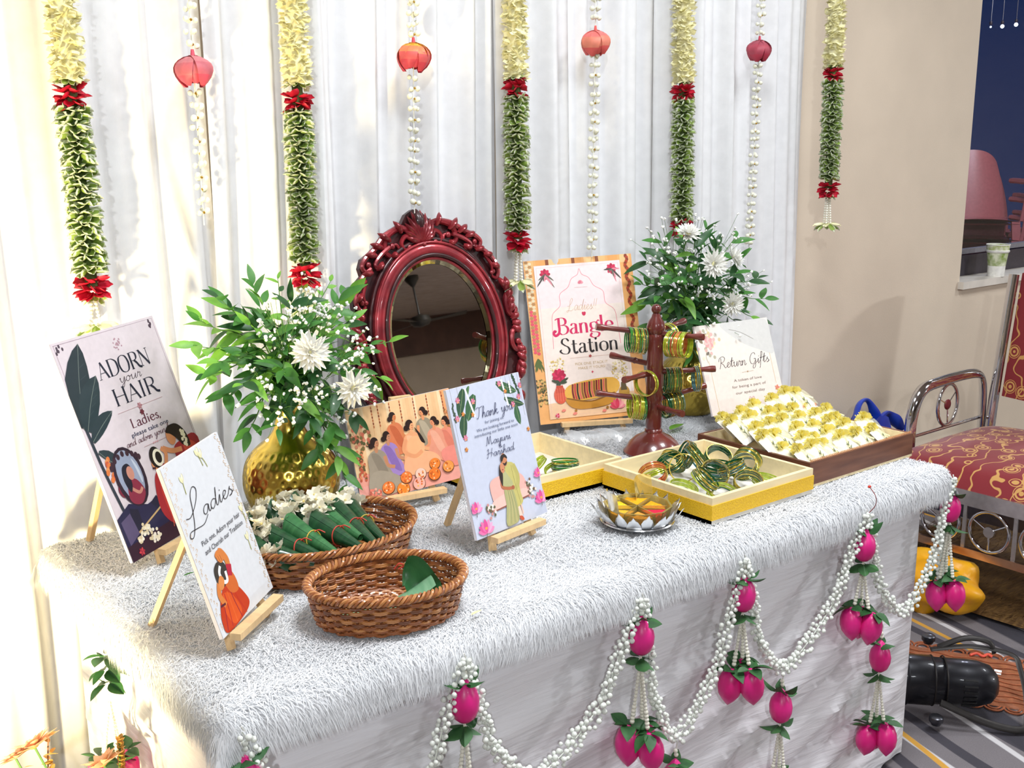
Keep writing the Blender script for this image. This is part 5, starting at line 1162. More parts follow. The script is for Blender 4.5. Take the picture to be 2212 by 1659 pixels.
def cone(wide, narrow, rw, label, seed, flowers=9, pale=0, tie=True):
    r = random.Random(seed); A = Vector(wide); B = Vector(narrow); d = A-B; L = d.length
    t = thing('leaf_cone', label, 'leaf cone', M=frame(d, (0, 0, 1), B), group='rolled leaf cones in the basket')
    def fn(u, v):
        th = u*2*PI*1.35; q = (.006+(rw-.006)*v)*(1+.05*u); cut = .012*math.sin(th+1)*v
        return (q*math.cos(th), L*v+cut, q*math.sin(th))
    MB().grid(fn, 26, 6).build('leaf_roll', ban[pale], t)
    if tie:
        v = .48; q = .006+(rw-.006)*v+.0022
        MB().tube([(q*math.cos(2*PI*i/18), L*(v+.05*math.sin(2*PI*i/18)), q*math.sin(2*PI*i/18)) for i in range(18)], .0012, 5, True).build('tie', ties[seed % 2], t)
        MB().tube(catmull([(0, L*v, q), (.006, L*v-.004, q+.004), (.012, L*v-.014, q+.001)], 4), .0011, 4).build('tie_end', ties[0], t)
    for i in range(flowers):
        a = r.uniform(0, 6.28); q = r.uniform(0, 1)*rw*1.15; p = Vector((q*math.cos(a), L+r.uniform(-.006, .018), q*math.sin(a)))
        dv = Vector((r.uniform(-.7, .7), .8, r.uniform(-.2, 1.0))).normalized(); M = Matrix.Translation(p) @ dv.to_track_quat('Z', 'Y').to_matrix().to_4x4()
        put('jasmine_flower', r.choice(JF), t, M=M @ Matrix.Scale(r.uniform(1.1, 1.5), 4))
zc = ZT+.052
CN = [((.235, .395, zc+.02), (.262, .300, zc-.004), .021, 0), ((.252, .330, zc+.016), (.300, .284, zc+.002), .018, 0), ((.272, .385, zc+.026), (.318, .278, zc+.006), .021, 0), ((.312, .398, zc+.034), (.338, .274, zc+.012), .023, 1), ((.355, .385, zc+.034), (.388, .276, zc+.010), .024, 0),
      ((.385, .410, zc+.040), (.400, .300, zc+.020), .020, 1), ((.418, .415, zc+.036), (.418, .280, zc+.010), .022, 0), ((.448, .425, zc+.034), (.442, .288, zc+.008), .020, 0)]
CL = ['leftmost leaf cone in the basket, half behind the narrow white sign', 'short leaf cone at the left front of the basket with one open blossom', 'dark leaf cone, third from the left in the basket', 'pale green leaf cone lying highest in the middle of the basket',
      'wide dark leaf cone with a yellow tie, right of the pale cone', 'pale leaf cone tucked behind the wide dark one', 'leaf cone with a red tie, second from the right in the basket', 'rightmost leaf cone in the basket, next to loose petals']
for i, (a, b_, q, pl) in enumerate(CN): cone(a, b_, q, CL[i], 10+i, 17, pl, i not in (0, 1, 5))
BK = [((.265, .47, zc+.03), (.31, .40, zc-.02), .020), ((.315, .485, zc+.04), (.35, .41, zc-.01), .020), ((.365, .490, zc+.042), (.385, .42, zc), .021), ((.425, .485, zc+.036), (.43, .42, zc-.002), .020)]
BL_ = ['leaf cone at the back left of the basket under blossoms', 'second leaf cone in the back row of the basket', 'third leaf cone in the back row, tip standing up', 'rightmost leaf cone of the back row']
for i, (a, b_, q) in enumerate(BK): cone(a, b_, q, BL_[i], 30+i, 13, 0, False)
r = random.Random(77)
for i in range(44):
    p = (r.uniform(.225, .44), r.uniform(.385, .48), zc+.05+r.uniform(-.008, .008)); o = put('jasmine_flower', r.choice(JF), None, loc=p, rot=(r.uniform(-.6, .6), r.uniform(-.6, .6), 0), sc=r.uniform(1.1, 1.5))
    tag(o, 'loose cream jasmine blossom heaped over the leaf cones in the basket', 'flower', 'loose blossoms on the leaf cones')
for i in range(6):
    o = put('jasmine_flower', JF[i % 3], None, loc=(.475+r.uniform(-.012, .014), .325+r.uniform(-.02, .03), ZT+.016), rot=(r.uniform(-.6, .6), r.uniform(-.6, .6), 0), sc=1.25)
    tag(o, 'loose blossom on the basket floor right of the cones', 'flower', 'loose blossoms on the basket floor')
# torn banana leaf in the front basket
t = thing('torn_leaf', 'torn piece of banana leaf lying in the smaller basket', 'leaf', (.352, .118, ZT+.012), (0, 0, rad(-22)))
def tl_(u, v):
    x = -.085+.15*u; k = max(0, (u-.42)/.58); return (x, -.014+.026*v+k*(-.012+.05*v), .003+.004*math.sin(u*5)+.045*k**1.5*(1-.35*v)+.010*k*math.sin(v*3))
MB().grid(tl_, 24, 10).build('blade', mat('banana_leaf_back', '#6fa27c', .5, col2='#86b48e', scale=20, stretch=(8, 1, 1)), t)
def fan(u, v):
    a = -.5+1.9*u; q = .012+.062*v; return (.018+q*math.cos(a)*.85, .010+.018*u+.012*math.sin(v*4), .014+.012*v+q*math.sin(a)*.72+.006*math.sin(u*9))
MB().grid(fan, 16, 8).build('folded_flap', ban[1], t)
MB().tube(catmull([(.006, .022, .060), (.014, .020, .070), (.022, .024, .063), (.014, .026, .058)], 5), .0014, 5).build('thread', ties[0], t)

# ---------------------------------------------------------------- bangles
def bangle_mesh(R_, w, m, rid=None, th=.0012):
    """flat band ring of radius R_, w wide along z; rid: ridge material at both edges"""
    b = MB(); n = 40; prof = [(R_-th, -w/2), (R_, -w/2), (R_+th*.7, -w/2+w*.18), (R_+th*.3, 0), (R_+th*.7, w/2-w*.18), (R_, w/2), (R_-th, w/2)]
    for k in range(len(prof)):
        p0, p1 = prof[k], prof[(k+1) % len(prof)]; b.cur = 1 if rid is not None and k in (0, 1, 4, 5) else 0
        b.add([(p[0]*math.cos(2*PI*i/n), p[0]*math.sin(2*PI*i/n), p[1]) for p in (p0, p1) for i in range(n)], [(i, (i+1) % n, n+(i+1) % n, n+i) for i in range(n)])
    return b.mesh('bangle', [m] if rid is None else [m, rid], 70)
def bm_(n, c, c2=None, metal=.35, rough=.2): return mat('bangle_'+n, c, rough, metal, col2=c2, scale=160, coat=.8)
B_dk, B_gr, B_li, B_ye, B_or, B_te, B_re = bm_('dark_green', '#0d4a2c', '#15693c'), bm_('green', '#1d7a35', '#2f9a3e'), bm_('lime', '#9cb422', '#c2d43c'), bm_('gilt', '#c9ac3c', '#e6d36a', .8), bm_('orange', '#d9622c', '#e88c4a'), bm_('teal', '#1f5a62', '#4a8a92'), bm_('red', '#a82420', '#d0452e')
RB = .031
BM = {'dk': bangle_mesh(RB, .0038, B_dk, B_ye), 'gr': bangle_mesh(RB, .0038, B_gr, B_ye), 'li': bangle_mesh(RB, .0042, B_li, B_ye), 'ye': bangle_mesh(RB, .0030, B_ye), 'or': bangle_mesh(RB, .0046, B_or, B_ye),
      'te': bangle_mesh(RB, .0040, B_te, B_ye), 're': bangle_mesh(RB, .0040, B_re, B_ye), 'pl': bangle_mesh(RB, .0034, B_dk), 'ww': bangle_mesh(RB, .0100, B_li, B_ye), 'pg': bangle_mesh(RB, .0034, B_gr), 'pli': bangle_mesh(RB, .0034, B_li)}
WN = {'dk': 'gilt-edged dark green', 'gr': 'gilt-edged bright green', 'li': 'gilt-edged lime', 'ye': 'thin gilt', 'or': 'orange', 'te': 'teal', 're': 'red', 'pl': 'plain dark green', 'ww': 'wide lime', 'pg': 'plain green', 'pli': 'plain lime'}
WD = {'ww': .0108}
def bangle(kind, M, where, group):
    o = put('bangle', BM[kind], None, M=M); return tag(o, WN[kind]+' glass bangle '+where, 'bangle', group)
# stand with pegs
rose = mat('rosewood', '#5a2220', .28, col2='#7a332c', scale=14, stretch=(1, 1, .25), coat=.6)
SX, SY = 1.372, .528
st = thing('bangle_stand', 'turned rosewood bangle stand with round pegs and domed base', 'stand', (SX, SY, ZT))
MB().lathe([(.072, 0), (.074, .006), (.068, .014), (.060, .028), (.044, .042), (.028, .050), (.022, .054), (.022, .060), (.018, .064)], 40).build('base', rose, st)
MB().lathe([(.018, .060), (.020, .070), (.019, .110), (.021, .124), (.018, .130), (.021, .138), (.021, .200), (.0185, .206), (.021, .214), (.020, .288), (.021, .296), (.0185, .300), (.022, .306), (.0225, .318), (.019, .330), (.012, .340), (.010, .346), (.008, .350)], 32).build('pole', rose, st)
MB().ball((0, 0, .360), .0125, 16, 12).build('finial', rose, st)
def peg(z, ang, L, rise, bang, where, start=.034, sag=0):
    d = Vector((math.cos(rad(ang))*math.cos(rise), math.sin(rad(ang))*math.cos(rise), math.sin(rise)))
    MB().tube([Vector((0, 0, z))+d*q for q in (.012, .05, .052, .055, .058, L-.03, L-.015, L-.008, L)], lambda u: (.0070, .0068, .0080, .0080, .0068, .0060, .0078, .0086, .0080)[min(8, int(round(u*8)))], 14).build('peg', rose, st)
    q = start; r = random.Random(int(ang)+int(z*1000))
    for k in bang:
        w = WD.get(k, .0046); q += w/2; c = Vector((SX, SY, ZT+z))+d*q-Vector((0, 0, RB-.0016-.0068)); q += w/2
        tilt = Matrix.Rotation(r.uniform(-.05, .05)+sag, 3, 'X')
        ax = Vector((d.x, d.y, d.z*.4)).normalized(); Mq = (ax.to_track_quat('Z', 'Y').to_matrix() @ tilt).to_4x4(); Mq.translation = c
        bangle(k, Mq, where, 'bangles on the stand')
peg(.300, 150, .150, .14, ['dk', 'dk', 'ye', 'gr', 'gr', 'ye', 'li', 'dk', 'gr', 'pg'], 'on the upper left peg of the stand', .026)
peg(.300, -72, .125, .02, ['li', 'li', 'ye', 'gr', 're', 'ye', 'or', 'or', 'li', 'ww'], 'on the upper peg pointing right and forward', .034)
peg(.305, 8, .12, .10, ['gr', 'li', 'te', 'ye', 'li'], 'on the upper peg at the back right of the stand', .036)
peg(.205, -168, .135, .02, ['ww', 'ye'], 'on the middle left peg of the stand', .030)
peg(.222, 112, .12, .12, [], '', .03)
peg(.205, -34, .150, .03, ['dk', 'pl', 'dk', 'dk', 'ye', 'gr', 'dk', 'dk', 'ye'], 'on the middle right peg of the stand', .024)
peg(.135, 152, .150, .16, ['pg', 'gr', 'li', 'li', 'ye', 'li', 'li', 'li'], 'on the lower left peg of the stand', .026)
peg(.120, -98, .11, .02, [], '', .03)
peg(.135, -14, .150, .14, ['pl', 'pl', 'dk', 'ye', 'dk', 'dk', 'ye', 'dk', 'dk', 'te'], 'on the lower right peg of the stand', .026)
d2 = Vector((math.cos(rad(-34)), math.sin(rad(-34)), .03)).normalized()
for i, k in enumerate(('te', 'te', 'ye')):
    Mq = d2.to_track_quat('Z', 'Y').to_matrix().to_4x4(); Mq.translation = Vector((SX, SY, ZT+.205))+d2*(.100+.0046*i)-Vector((0, 0, RB-.0084)); bangle(k, Mq, 'hanging apart near the tip of the middle right peg', 'bangles on the stand')
# trays
cwood = mat('cream_wood', '#f0dcae', .5, var=.05, scale=10, stretch=(1, 6, 6)); band = mat('yellow_lace', '#f0c41e', .5, col2='#e0ac14', scale=320, bump=.5)
def tray(x0, x1, y0, y1, h, label, yaw=0.0):
    t = thing('wooden_tray', label, 'tray', ((x0+x1)/2, (y0+y1)/2, ZT), (0, 0, yaw), 'cream wooden trays with a yellow band'); W, D = x1-x0, y1-y0; th = .010
    MB().box((0, 0, .004), (W, D, .008)).build('floor_board', mat('tray_paper', '#f4f0e6', .7), t, False)
    for s in (-1, 1):
        MB().box((0, s*(D/2-th/2), h/2), (W, th, h)).build('side', cwood, t, False); MB().box((s*(W/2-th/2), 0, h/2), (th, D-2*th, h)).build('side', cwood, t, False)
        MB().box((0, s*(D/2+.001), h*.44), (W+.004, .002, h*.56)).build('trim_band', band, t, False); MB().box((s*(W/2+.001), 0, h*.44), (.002, D, h*.56)).build('trim_band', band, t, False)
    return t
tray(1.082, 1.410, .082, .398, .056, 'cream tray with a yellow band, heaped with green bangles')
tray(.835, 1.150, .412, .700, .056, 'cream tray with a yellow band, partly behind the thank-you sign')
HB = ZT+.009
def bundle(x, y, z, kinds, tilt, az, where, group):
    """a stack of bangles whose axis leans by tilt towards az"""
    ax = Vector((math.sin(tilt)*math.cos(az), math.sin(tilt)*math.sin(az), math.cos(tilt))); q = 0; r = random.Random(int(x*1e4))
    n = sum(WD.get(k, .0044) for k in kinds); low = (RB+.001)*math.sin(tilt); base = Vector((x, y, z+low))-ax*0
    for k in kinds:
        w = WD.get(k, .0044); q += w/2; M = (ax.to_track_quat('Z', 'Y').to_matrix() @ Matrix.Rotation(r.uniform(-.05, .05), 3, 'X')).to_4x4(); M.translation = base+ax*q+Vector((r.uniform(-.001, .001), r.uniform(-.001, .001), 0)); q += w/2
        bangle(k, M, where, group)
gT = 'bangles heaped in the right tray'
for x, y, z, ks, tl, az, wh in (
    (1.140, .300, HB, ['re', 're', 'or', 're'], 1.05, rad(60), 'at the left end of the right tray'),
    (1.185, .335, HB, ['pli', 'li', 'pli'], .5, rad(100), 'behind the red ones in the right tray'),
    (1.205, .275, HB+.012, ['ye', 'dk', 'ye'], 1.25, rad(230), 'standing upright left of the middle in the right tray'),
    (1.245, .345, HB, ['pl', 'dk', 'dk', 'ye', 'dk'], .9, rad(20), 'in the back corner of the right tray'),
    (1.290, .330, HB+.012, ['dk', 'te', 'dk', 'te', 'dk'], 1.2, rad(150), 'leaning in the back half of the right tray'),
    (1.292, .250, HB+.024, ['pl', 'pl', 'pl', 'pl'], .12, rad(0), 'stacked flat in the middle of the right tray'),
    (1.355, .225, HB+.004, ['dk', 'ye', 'dk', 'dk', 'ye', 'dk'], 1.15, rad(15), 'leaning on the right side of the right tray'),
    (1.350, .300, HB, ['dk', 'pl', 'dk'], .8, rad(200), 'against the far right side of the right tray'),
    (1.150, .225, HB, ['pli', 'pli', 'li', 'pli'], .3, rad(280), 'lime stack near the left side of the right tray'),
    (1.190, .150, HB, ['pl', 'li', 'pli', 'li'], .35, rad(250), 'near the front left of the right tray'),
    (1.225, .205, HB+.012, ['te', 'dk', 'te', 'ye', 'te'], .85, rad(240), 'in the front half of the right tray'),
    (1.275, .150, HB, ['dk', 'ye', 'dk', 'dk', 'ye'], .55, rad(230), 'by the front edge of the right tray'),
    (1.335, .150, HB, ['pli', 'li', 'pli', 'pli'], .25, rad(300), 'in the front right corner of the right tray'),
    (1.270, .245, HB, ['dk', 'dk', 'te', 'dk'], .1, rad(0), 'under the middle stack of the right tray'),
    (1.240, .115, HB, ['te', 'te', 'dk'], .2, rad(90), 'at the front rim of the right tray'),
    (1.165, .185, HB+.016, ['pli', 'dk', 'dk', 'ye', 'dk'], .75, rad(310), 'lying across the left front of the right tray'),
    (1.320, .195, HB+.014, ['dk', 'dk', 'ye', 'dk', 'te'], .7, rad(190), 'leaning left near the front of the right tray'),
    (1.250, .290, HB+.022, ['te', 'dk', 'dk', 'ye', 'dk', 'dk'], .95, rad(330), 'topping the heap behind the right tray middle'),
    (1.330, .285, HB+.018, ['pl', 'dk', 'pl', 'dk'], .6, rad(250), 'on the heap at the right rear of the right tray'),
    (1.215, .320, HB+.020, ['dk', 'pl', 'dk', 'dk'], .5, rad(170), 'on the heap at the left rear of the right tray'),
    (1.280, .195, HB+.022, ['dk', 'te', 'te', 'ye', 'dk'], .45, rad(120), 'on the heap before the right tray middle')): bundle(x, y, z, ks, tl, az, wh, gT)
gL = 'bangles in the left tray'
for x, y, z, ks, tl, az, wh in ((.990, .520, HB, ['pli', 'li', 'pli'], .9, rad(110), 'leaning at the left of the left tray'), (1.062, .505, HB+.006, ['ye', 'pl', 'pg', 'pl', 'ye', 'pg'], .12, rad(60), 'in the tall round stack of the left tray'), (1.038, .500, HB, ['pli', 'pli', 'pli'], .35, rad(200), 'under the tall stack in the left tray'), (.950, .47, HB, ['te', 'pli', 'ye'], .2, rad(20), 'half behind the thank-you sign in the left tray')): bundle(x, y, z, ks, tl, az, wh, gL)

# ---------------------------------------------------------------- brown box of gift pouches
bxw = mat('brown_box_wood', '#7a4c36', .5, col2='#5c3424', scale=7, stretch=(1, 1, 9), bump=.15, detail=6); kraft = mat('box_lining', '#f0dcb0', .7)
bt = thing('gift_box', 'low brown wooden box with cream lining, filled with gift pouches', 'box', (1.634, .27, ZT))
W, D, h = .408, .330, .058
MB().box((0, 0, .003), (W, D, .006)).build('floor_board', kraft, bt, False)
for s in (-1, 1):
    MB().box((0, s*(D/2-.004), h/2), (W, .008, h)).build('side', bxw, bt, False); MB().box((s*(W/2-.004), 0, h/2), (.008, D-.016, h)).build('side', bxw, bt, False)
    MB().box((0, s*(D/2-.0095), h/2+.004), (W-.016, .003, h-.010)).build('lining', kraft, bt, False); MB().box((s*(W/2-.0095), 0, h/2+.004), (.003, D-.022, h-.010)).build('lining', kraft, bt, False)
cl = MB()
for i in range(70):
    x = -W/2+.008+(W-.016)*i/69; cl.tube([(x, -D/2+.004, h), (x+.003, -D/2+.006, h+.0045), (x+.006, -D/2+.009, h)], .001, 4)
o = cl.build('twine_edging', mat('twine', '#c98f62', .8), bt); o['kind'] = 'stuff'
pw = mat('pouch_white', '#f8f4ee', .6, var=.03, scale=20); net = mat('yellow_net', '#ffea4e', .6, col2='#fff8b4', scale=90, alpha=.85, transl=.5); netp = mat('pale_net', '#fdf4c6', .6, var=.05, alpha=.3); rib = mat('ribbon', '#f4e9a8', .4, var=.05)
def pouch_tree():
    t = thing('gift_pouch', 'x', 'gift pouch', group='white gift pouches in the brown box')
    def body(u, v):
        a = (u-.5)*2; q = math.sin(PI*min(1, .06+.92*v))**.35; return (a*.030, .0+v*.060, .012*(1-abs(a)**2.5)*q)
    b = MB().grid(body, 8, 8); b.grid(lambda u, v: (lambda p: (p[0], p[1], -p[2]*.5))(body(1-u, v)), 8, 8); b.build('bag', pw, t)
    b = MB(); q_ = random.Random(2)
    for i in range(30):
        a = -1.5+3.0*i/29+q_.uniform(-.1, .1); e = q_.uniform(-.5, .9); L = q_.uniform(.018, .028); d = Vector((math.sin(a)*math.cos(e), math.cos(a)*math.cos(e)*.8, math.sin(e)*.9)); M = frame(d, (0, 0, 1), (0, .060, .002), 1, q_.uniform(-1, 1))
        b.add([M @ Vector(v) for v in ((-.001, 0, 0), (.001, 0, 0), (.008, L*.8, .002), (.003, L, -.002), (-.004, L*.95, .002), (-.008, L*.75, 0))], [(0, 1, 2, 3, 4, 5)])
    b.ball((0, .061, .002), .0065, 8, 6); b.build('ruffle', net, t)
    MB().grid(lambda u, v: ((u-.5)*.064, .012+v*.05, .0155*(1-abs(u-.5)*1.2)*math.sin(PI*(.1+.85*v))**.4+.002), 8, 6).build('net_cover', netp, t)
    b = MB()
    for s in (-1, 1): b.add([(0, .060, .006), (.004, .060, .008), (s*.016+.004, .028, .017), (s*.016, .026, .016)], [(0, 1, 2, 3)])
    b.build('ribbon', rib, t)
    b = MB(); tw_ = mat('print_sprig', '#6f7a5a', .6)
    b.tube([(-.012, .012, .0135), (-.010, .026, .0150), (-.013, .040, .0145)], .0006, 4)
    for k in range(4): b.tube([(-.0105, .020+.005*k, .0150), (-.0165+.011*(k % 2), .026+.005*k, .0150)], .0009, 4)
    b.build('printed_sprig', tw_, t)
    MB().tube([(.006, .006, .0125), (.010, .014, .0140), (.016, .010, .0115)], .0009, 4).build('printed_flower', mat('print_coral', '#e0886a', .6), t)
    return t
p0 = pouch_tree(); k = 0; r = random.Random(5)
for row in range(6):
    for colm in range(6):
        x = 1.474+.058*colm+r.uniform(-.006, .006)+(.012 if row % 2 else 0); y = .120+.046*row+r.uniform(-.005, .005)
        z = ZT+.024+.007*row+r.uniform(0, .004)+(.014 if row == 5 and colm > 1 else 0)
        if x > 1.79: x = 1.79
        o = p0 if k == 0 else copy_tree(p0); k += 1
        o.location = (x, y, z); o.rotation_euler = (rad(34+r.uniform(-8, 8)), rad(r.uniform(-8, 8)), rad(r.uniform(-14, 14)+6)); s = r.uniform(.95, 1.1); o.scale = (s, s, s)
        o['label'] = ['leftmost', 'second from left', 'third from left', 'third from right', 'second from right', 'rightmost'][colm]+' white gift pouch in the '+['front row of the brown box', 'second row of the brown box', 'third row of the brown box', 'fourth row of the brown box', 'fifth row of the brown box', 'rearmost row by the cream sign'][row]

# ---------------------------------------------------------------- silver lotus bowl with powders
sil = mat('silver_foil', '#dfe2e6', .25, .9, col2='#f4f5f6', scale=25); yplast = mat('yellow_plastic', '#f6dc84', .15, trans=.7, var=.04, ior=1.3)
bw = thing('lotus_bowl', 'round silver bowl with pointed lotus petals in front of the trays', 'bowl', (.975, .185, ZT)); bw.scale = (1.14, 1.14, 1.1)
MB().lathe([(.001, .002), (.056, .002), (.066, .008), (.064, .010), (.054, .005), (.001, .005)], 40).build('dish', sil, bw)
def bpetal(L, wd, out):
    b = MB(); vs = []; fs = []
    for i in range(7):
        t_ = i/6; w = wd*math.sin(PI*(.22+.74*t_))**.8*(1 if i < 6 else .1)
        for j in range(5):
            a = (j/4-.5)*2; vs.append((a*w, L*t_*out+.004*a*a*-1, L*t_*math.sqrt(1-out*out)*(.6+.4*t_)-.003*a*a))
    for i in range(6):
        for j in range(4): k = i*5+j; fs.append((k, k+1, k+6, k+5))
    b.add(vs, fs); return b.mesh('petal', sil)
bp1, bp2 = bpetal(.046, .0135, .62), bpetal(.044, .0135, .5)
for i in range(18):
    a = 2*PI*i/18; put('petal', bp1 if i % 2 else bp2, bw, loc=(.056*math.cos(a), .056*math.sin(a), .004), rot=(0, 0, a-PI/2))
pd = thing('powder_box', 'clear yellow divided dish of red and orange powder sitting in the silver bowl', 'dish', (.975, .185, ZT+.010), (0, 0, rad(20))); pd.scale = (1.14, 1.14, 1.1)
MB().lathe([(.001, 0), (.054, 0), (.060, .024), (.062, .028), (.058, .028), (.052, .003), (.001, .003)], 10).build('body', yplast, pd, False)
for a in (0, 60, 120): MB().box((0, 0, .014), (.104, .002, .022), Matrix.Rotation(rad(a), 3, 'Z')).build('divider', yplast, pd, False)
def wedge(a0, a1, c, name, h_=.018):
    b = MB(); pts = [(.008*math.cos(rad((a0+a1)/2)), .008*math.sin(rad((a0+a1)/2)))]+[(.050*math.cos(rad(a0+4+(a1-a0-8)*i/6)), .050*math.sin(rad(a0+4+(a1-a0-8)*i/6))) for i in range(7)]
    b.prism(pts, .003, h_); b.v = [(x, y, z+(.004*math.sin(x*300)*math.cos(y*260) if z > .01 else 0)) for x, y, z in b.v]; b.build(name, mat(name+'_'+c.strip('#'), c, .9, var=.12, scale=300), pd, False)
wedge(240, 300, '#d8143c', 'red_powder'); wedge(180, 240, '#f0a23c', 'sweets'); wedge(300, 360, '#f2a400', 'turmeric'); wedge(0, 60, '#f5aa00', 'turmeric', .022); wedge(60, 120, '#f6cc1c', 'turmeric'); wedge(120, 180, '#f3b02a', 'turmeric')
for i, (ax, ay, az) in enumerate(((-.052, .022, .5), (.050, .012, -.6), (-.02, -.05, .2))):
    L = MB(); L.grid(lambda u, v: ((u-.5)*.046, (v-.5)*.006+.010*math.sin(u*PI), .026+.036*v+.004*math.sin(u*PI)), 8, 5)
    if i < 2: L.build('lid_flap', yplast, pd, loc=(ax, ay, 0), rot=(0, 0, az+PI*.1))
# ---------------------------------------------------------------- loose bits on the fur
o = put('loose_leaf', leaf_mesh('loose_leaf', .085, .024, LG[0], .2, .15, 8), None, M=frame((.92, .3, .04), (0, 0, 1), (1.535, .625, ZT+.012))); tag(o, 'bright green loose leaf lying on the fur right of the bangle stand', 'leaf')
bag = mat('clear_film', '#f1f3f5', .12, var=.03, alpha=.32, coat=.5)
def film(u, v):
    x = (u-.5)*.17; y = (v-.5)*.08; return (x, y, .004+.022*abs(math.sin(u*6+v*3)*math.sin(v*3.1))+.006*math.sin(u*23+v*11))
o = MB().grid(film, 26, 14).build('plastic_wrapper', bag, None, loc=(1.335, .690, ZT+.008), rot=(0, 0, -.4)); tag(o, 'crumpled clear plastic wrapper under the bangle station sign', 'wrapper')
for i, (x, y, nm_) in enumerate(((.100, .452, 'green leaf scrap on the fur by the tall pink sign'), (.395, -.0, 'yellow petal scrap on the fur right of the smaller basket'))):
    o = put('leaf_scrap', leaf_mesh('leaf_scrap', .026, .006, LG[1] if i == 0 else mumc, .3, .2, 5), None, M=frame((1, .2, .1), (0, 0, 1), (x+.04, y+.02, ZT+.012))); tag(o, nm_, 'scrap')

# ---------------------------------------------------------------- banquet chair at the right
chr_ = mat('chrome', '#d9d9de', .08, 1.0, var=.02); sat = mat('satin_steel', '#c9c4c4', .25, .9)
# red brocade with gold vines
sm = bpy.data.materials.new('red_brocade'); sm.use_nodes = True; n_ = sm.node_tree; pb = n_.nodes['Principled BSDF']; tc = n_.nodes.new('ShaderNodeTexCoord')
vo = n_.nodes.new('ShaderNodeTexVoronoi'); vo.inputs['Scale'].default_value = 13; n_.links.new(tc.outputs['Object'], vo.inputs['Vector'])
mr = n_.nodes.new('ShaderNodeValToRGB'); e = mr.color_ramp; e.interpolation = 'CONSTANT'
e.elements[0].color = (1, 1, 1, 1); e.elements[1].position = .10; e.elements[1].color = (0, 0, 0, 1)
for ps, c in ((.18, 1), (.26, 0), (.31, 1), (.34, 0)): q = e.elements.new(ps); q.color = (c, c, c, 1)
n_.links.new(vo.outputs['Distance'], mr.inputs[0])
wv = n_.nodes.new('ShaderNodeTexWave'); wv.inputs['Scale'].default_value = 5; wv.inputs['Distortion'].default_value = 9; wv.inputs['Detail Scale'].default_value = 1.6; n_.links.new(tc.outputs['Object'], wv.inputs['Vector'])
wr = n_.nodes.new('ShaderNodeMapRange'); wr.inputs['From Min'].default_value = .965; wr.inputs['From Max'].default_value = .985; n_.links.new(wv.outputs['Fac'], wr.inputs['Value'])
mxm = n_.nodes.new('ShaderNodeMath'); mxm.operation = 'MAXIMUM'; n_.links.new(mr.outputs[0], mxm.inputs[0]); n_.links.new(wr.outputs[0], mxm.inputs[1])
mx = n_.nodes.new('ShaderNodeMix'); mx.data_type = 'RGBA'; n_.links.new(mxm.outputs[0], mx.inputs[0]); mx.inputs[6].default_value = lin('#841420')+(1,); mx.inputs[7].default_value = lin('#cf9c56')+(1,)
n_.links.new(mx.outputs[2], pb.inputs['Base Color']); pb.inputs['Roughness'].default_value = .7; pb.inputs['Sheen Weight'].default_value = .3
# the chair faces -x: local +y is its front
ch = thing('banquet_chair', 'chrome banquet chair with red gold-flowered seat beside the table', 'chair', (3.06, .42, 0), (0, 0, PI/2))
HW, HD = .335, .35
def seat(u, v):
    x = (u-.5)*2; y = (v-.5)*2; q = (1-abs(x)**6)*(1-abs(y)**6); cr = 1-.05*max(0, y)*x*x
    return (x*HW*.97, y*HD*cr*(1+.0)+.012*(1-x*x)*(y > 0)*y, .405+.075*max(0, q)**.4+.02*(1-x*x)*(1-y*y))
b = MB().grid(seat, 26, 22); b.build('seat', sm, ch)
MB().box((0, HD+.006, .388), (HW*2, .014, .05)).box((0, -HD-.006, .388), (HW*2, .014, .05)).box((HW+.002, 0, .388), (.014, HD*2, .05)).box((-HW-.002, 0, .388), (.014, HD*2, .05)).build('seat_rail', mat('rail_steel', '#cfc6c6', .18, .9), ch, False)
MB().box((0, HD-.002, .205), (HW*2, .016, .026)).build('lower_rail', mat('rail_copper', '#c9a184', .2, .9), ch, False)
for i in range(5):
    x = -HW+HW*2*(i+.0)/4
    MB().bar((x, HD, .215), (x, HD, .37), .012, .006, (0, 1, 0)).build('bar', sat, ch, False)
for i in range(4):
    x = -HW+HW*2*(i+.5)/4; rg = MB().tube([(x+.066*math.cos(2*PI*k/28), HD, .290+.066*math.sin(2*PI*k/28)) for k in range(28)], .006, 8, True).build('ring', chr_, ch)
    for k in range(3): a = k*2*PI/3+.5; MB().tube([(x, HD, .290), (x+.064*math.cos(a), HD, .290+.064*math.sin(a))], .003, 6).build('spoke', chr_, rg)
    MB().lathe([(.001, -.004), (.018, -.004), (.018, .004), (.001, .004)], 16, (x, HD, .29), True, Matrix.Rotation(PI/2, 3, 'X')).build('disc', sat, rg, False)
MB().box((0, HD*.2, .29), (HW*1.9, .006, .15)).build('back_panel', mat('grey_panel', '#77747a', .4, .5), ch, False)
for sx in (-1, 1):
    for sy in (-1, 1): MB().tube([(sx*HW, sy*HD, .40), (sx*(HW+.01), sy*(HD+.01), 0)], .017, 10).build('leg', chr_, ch)
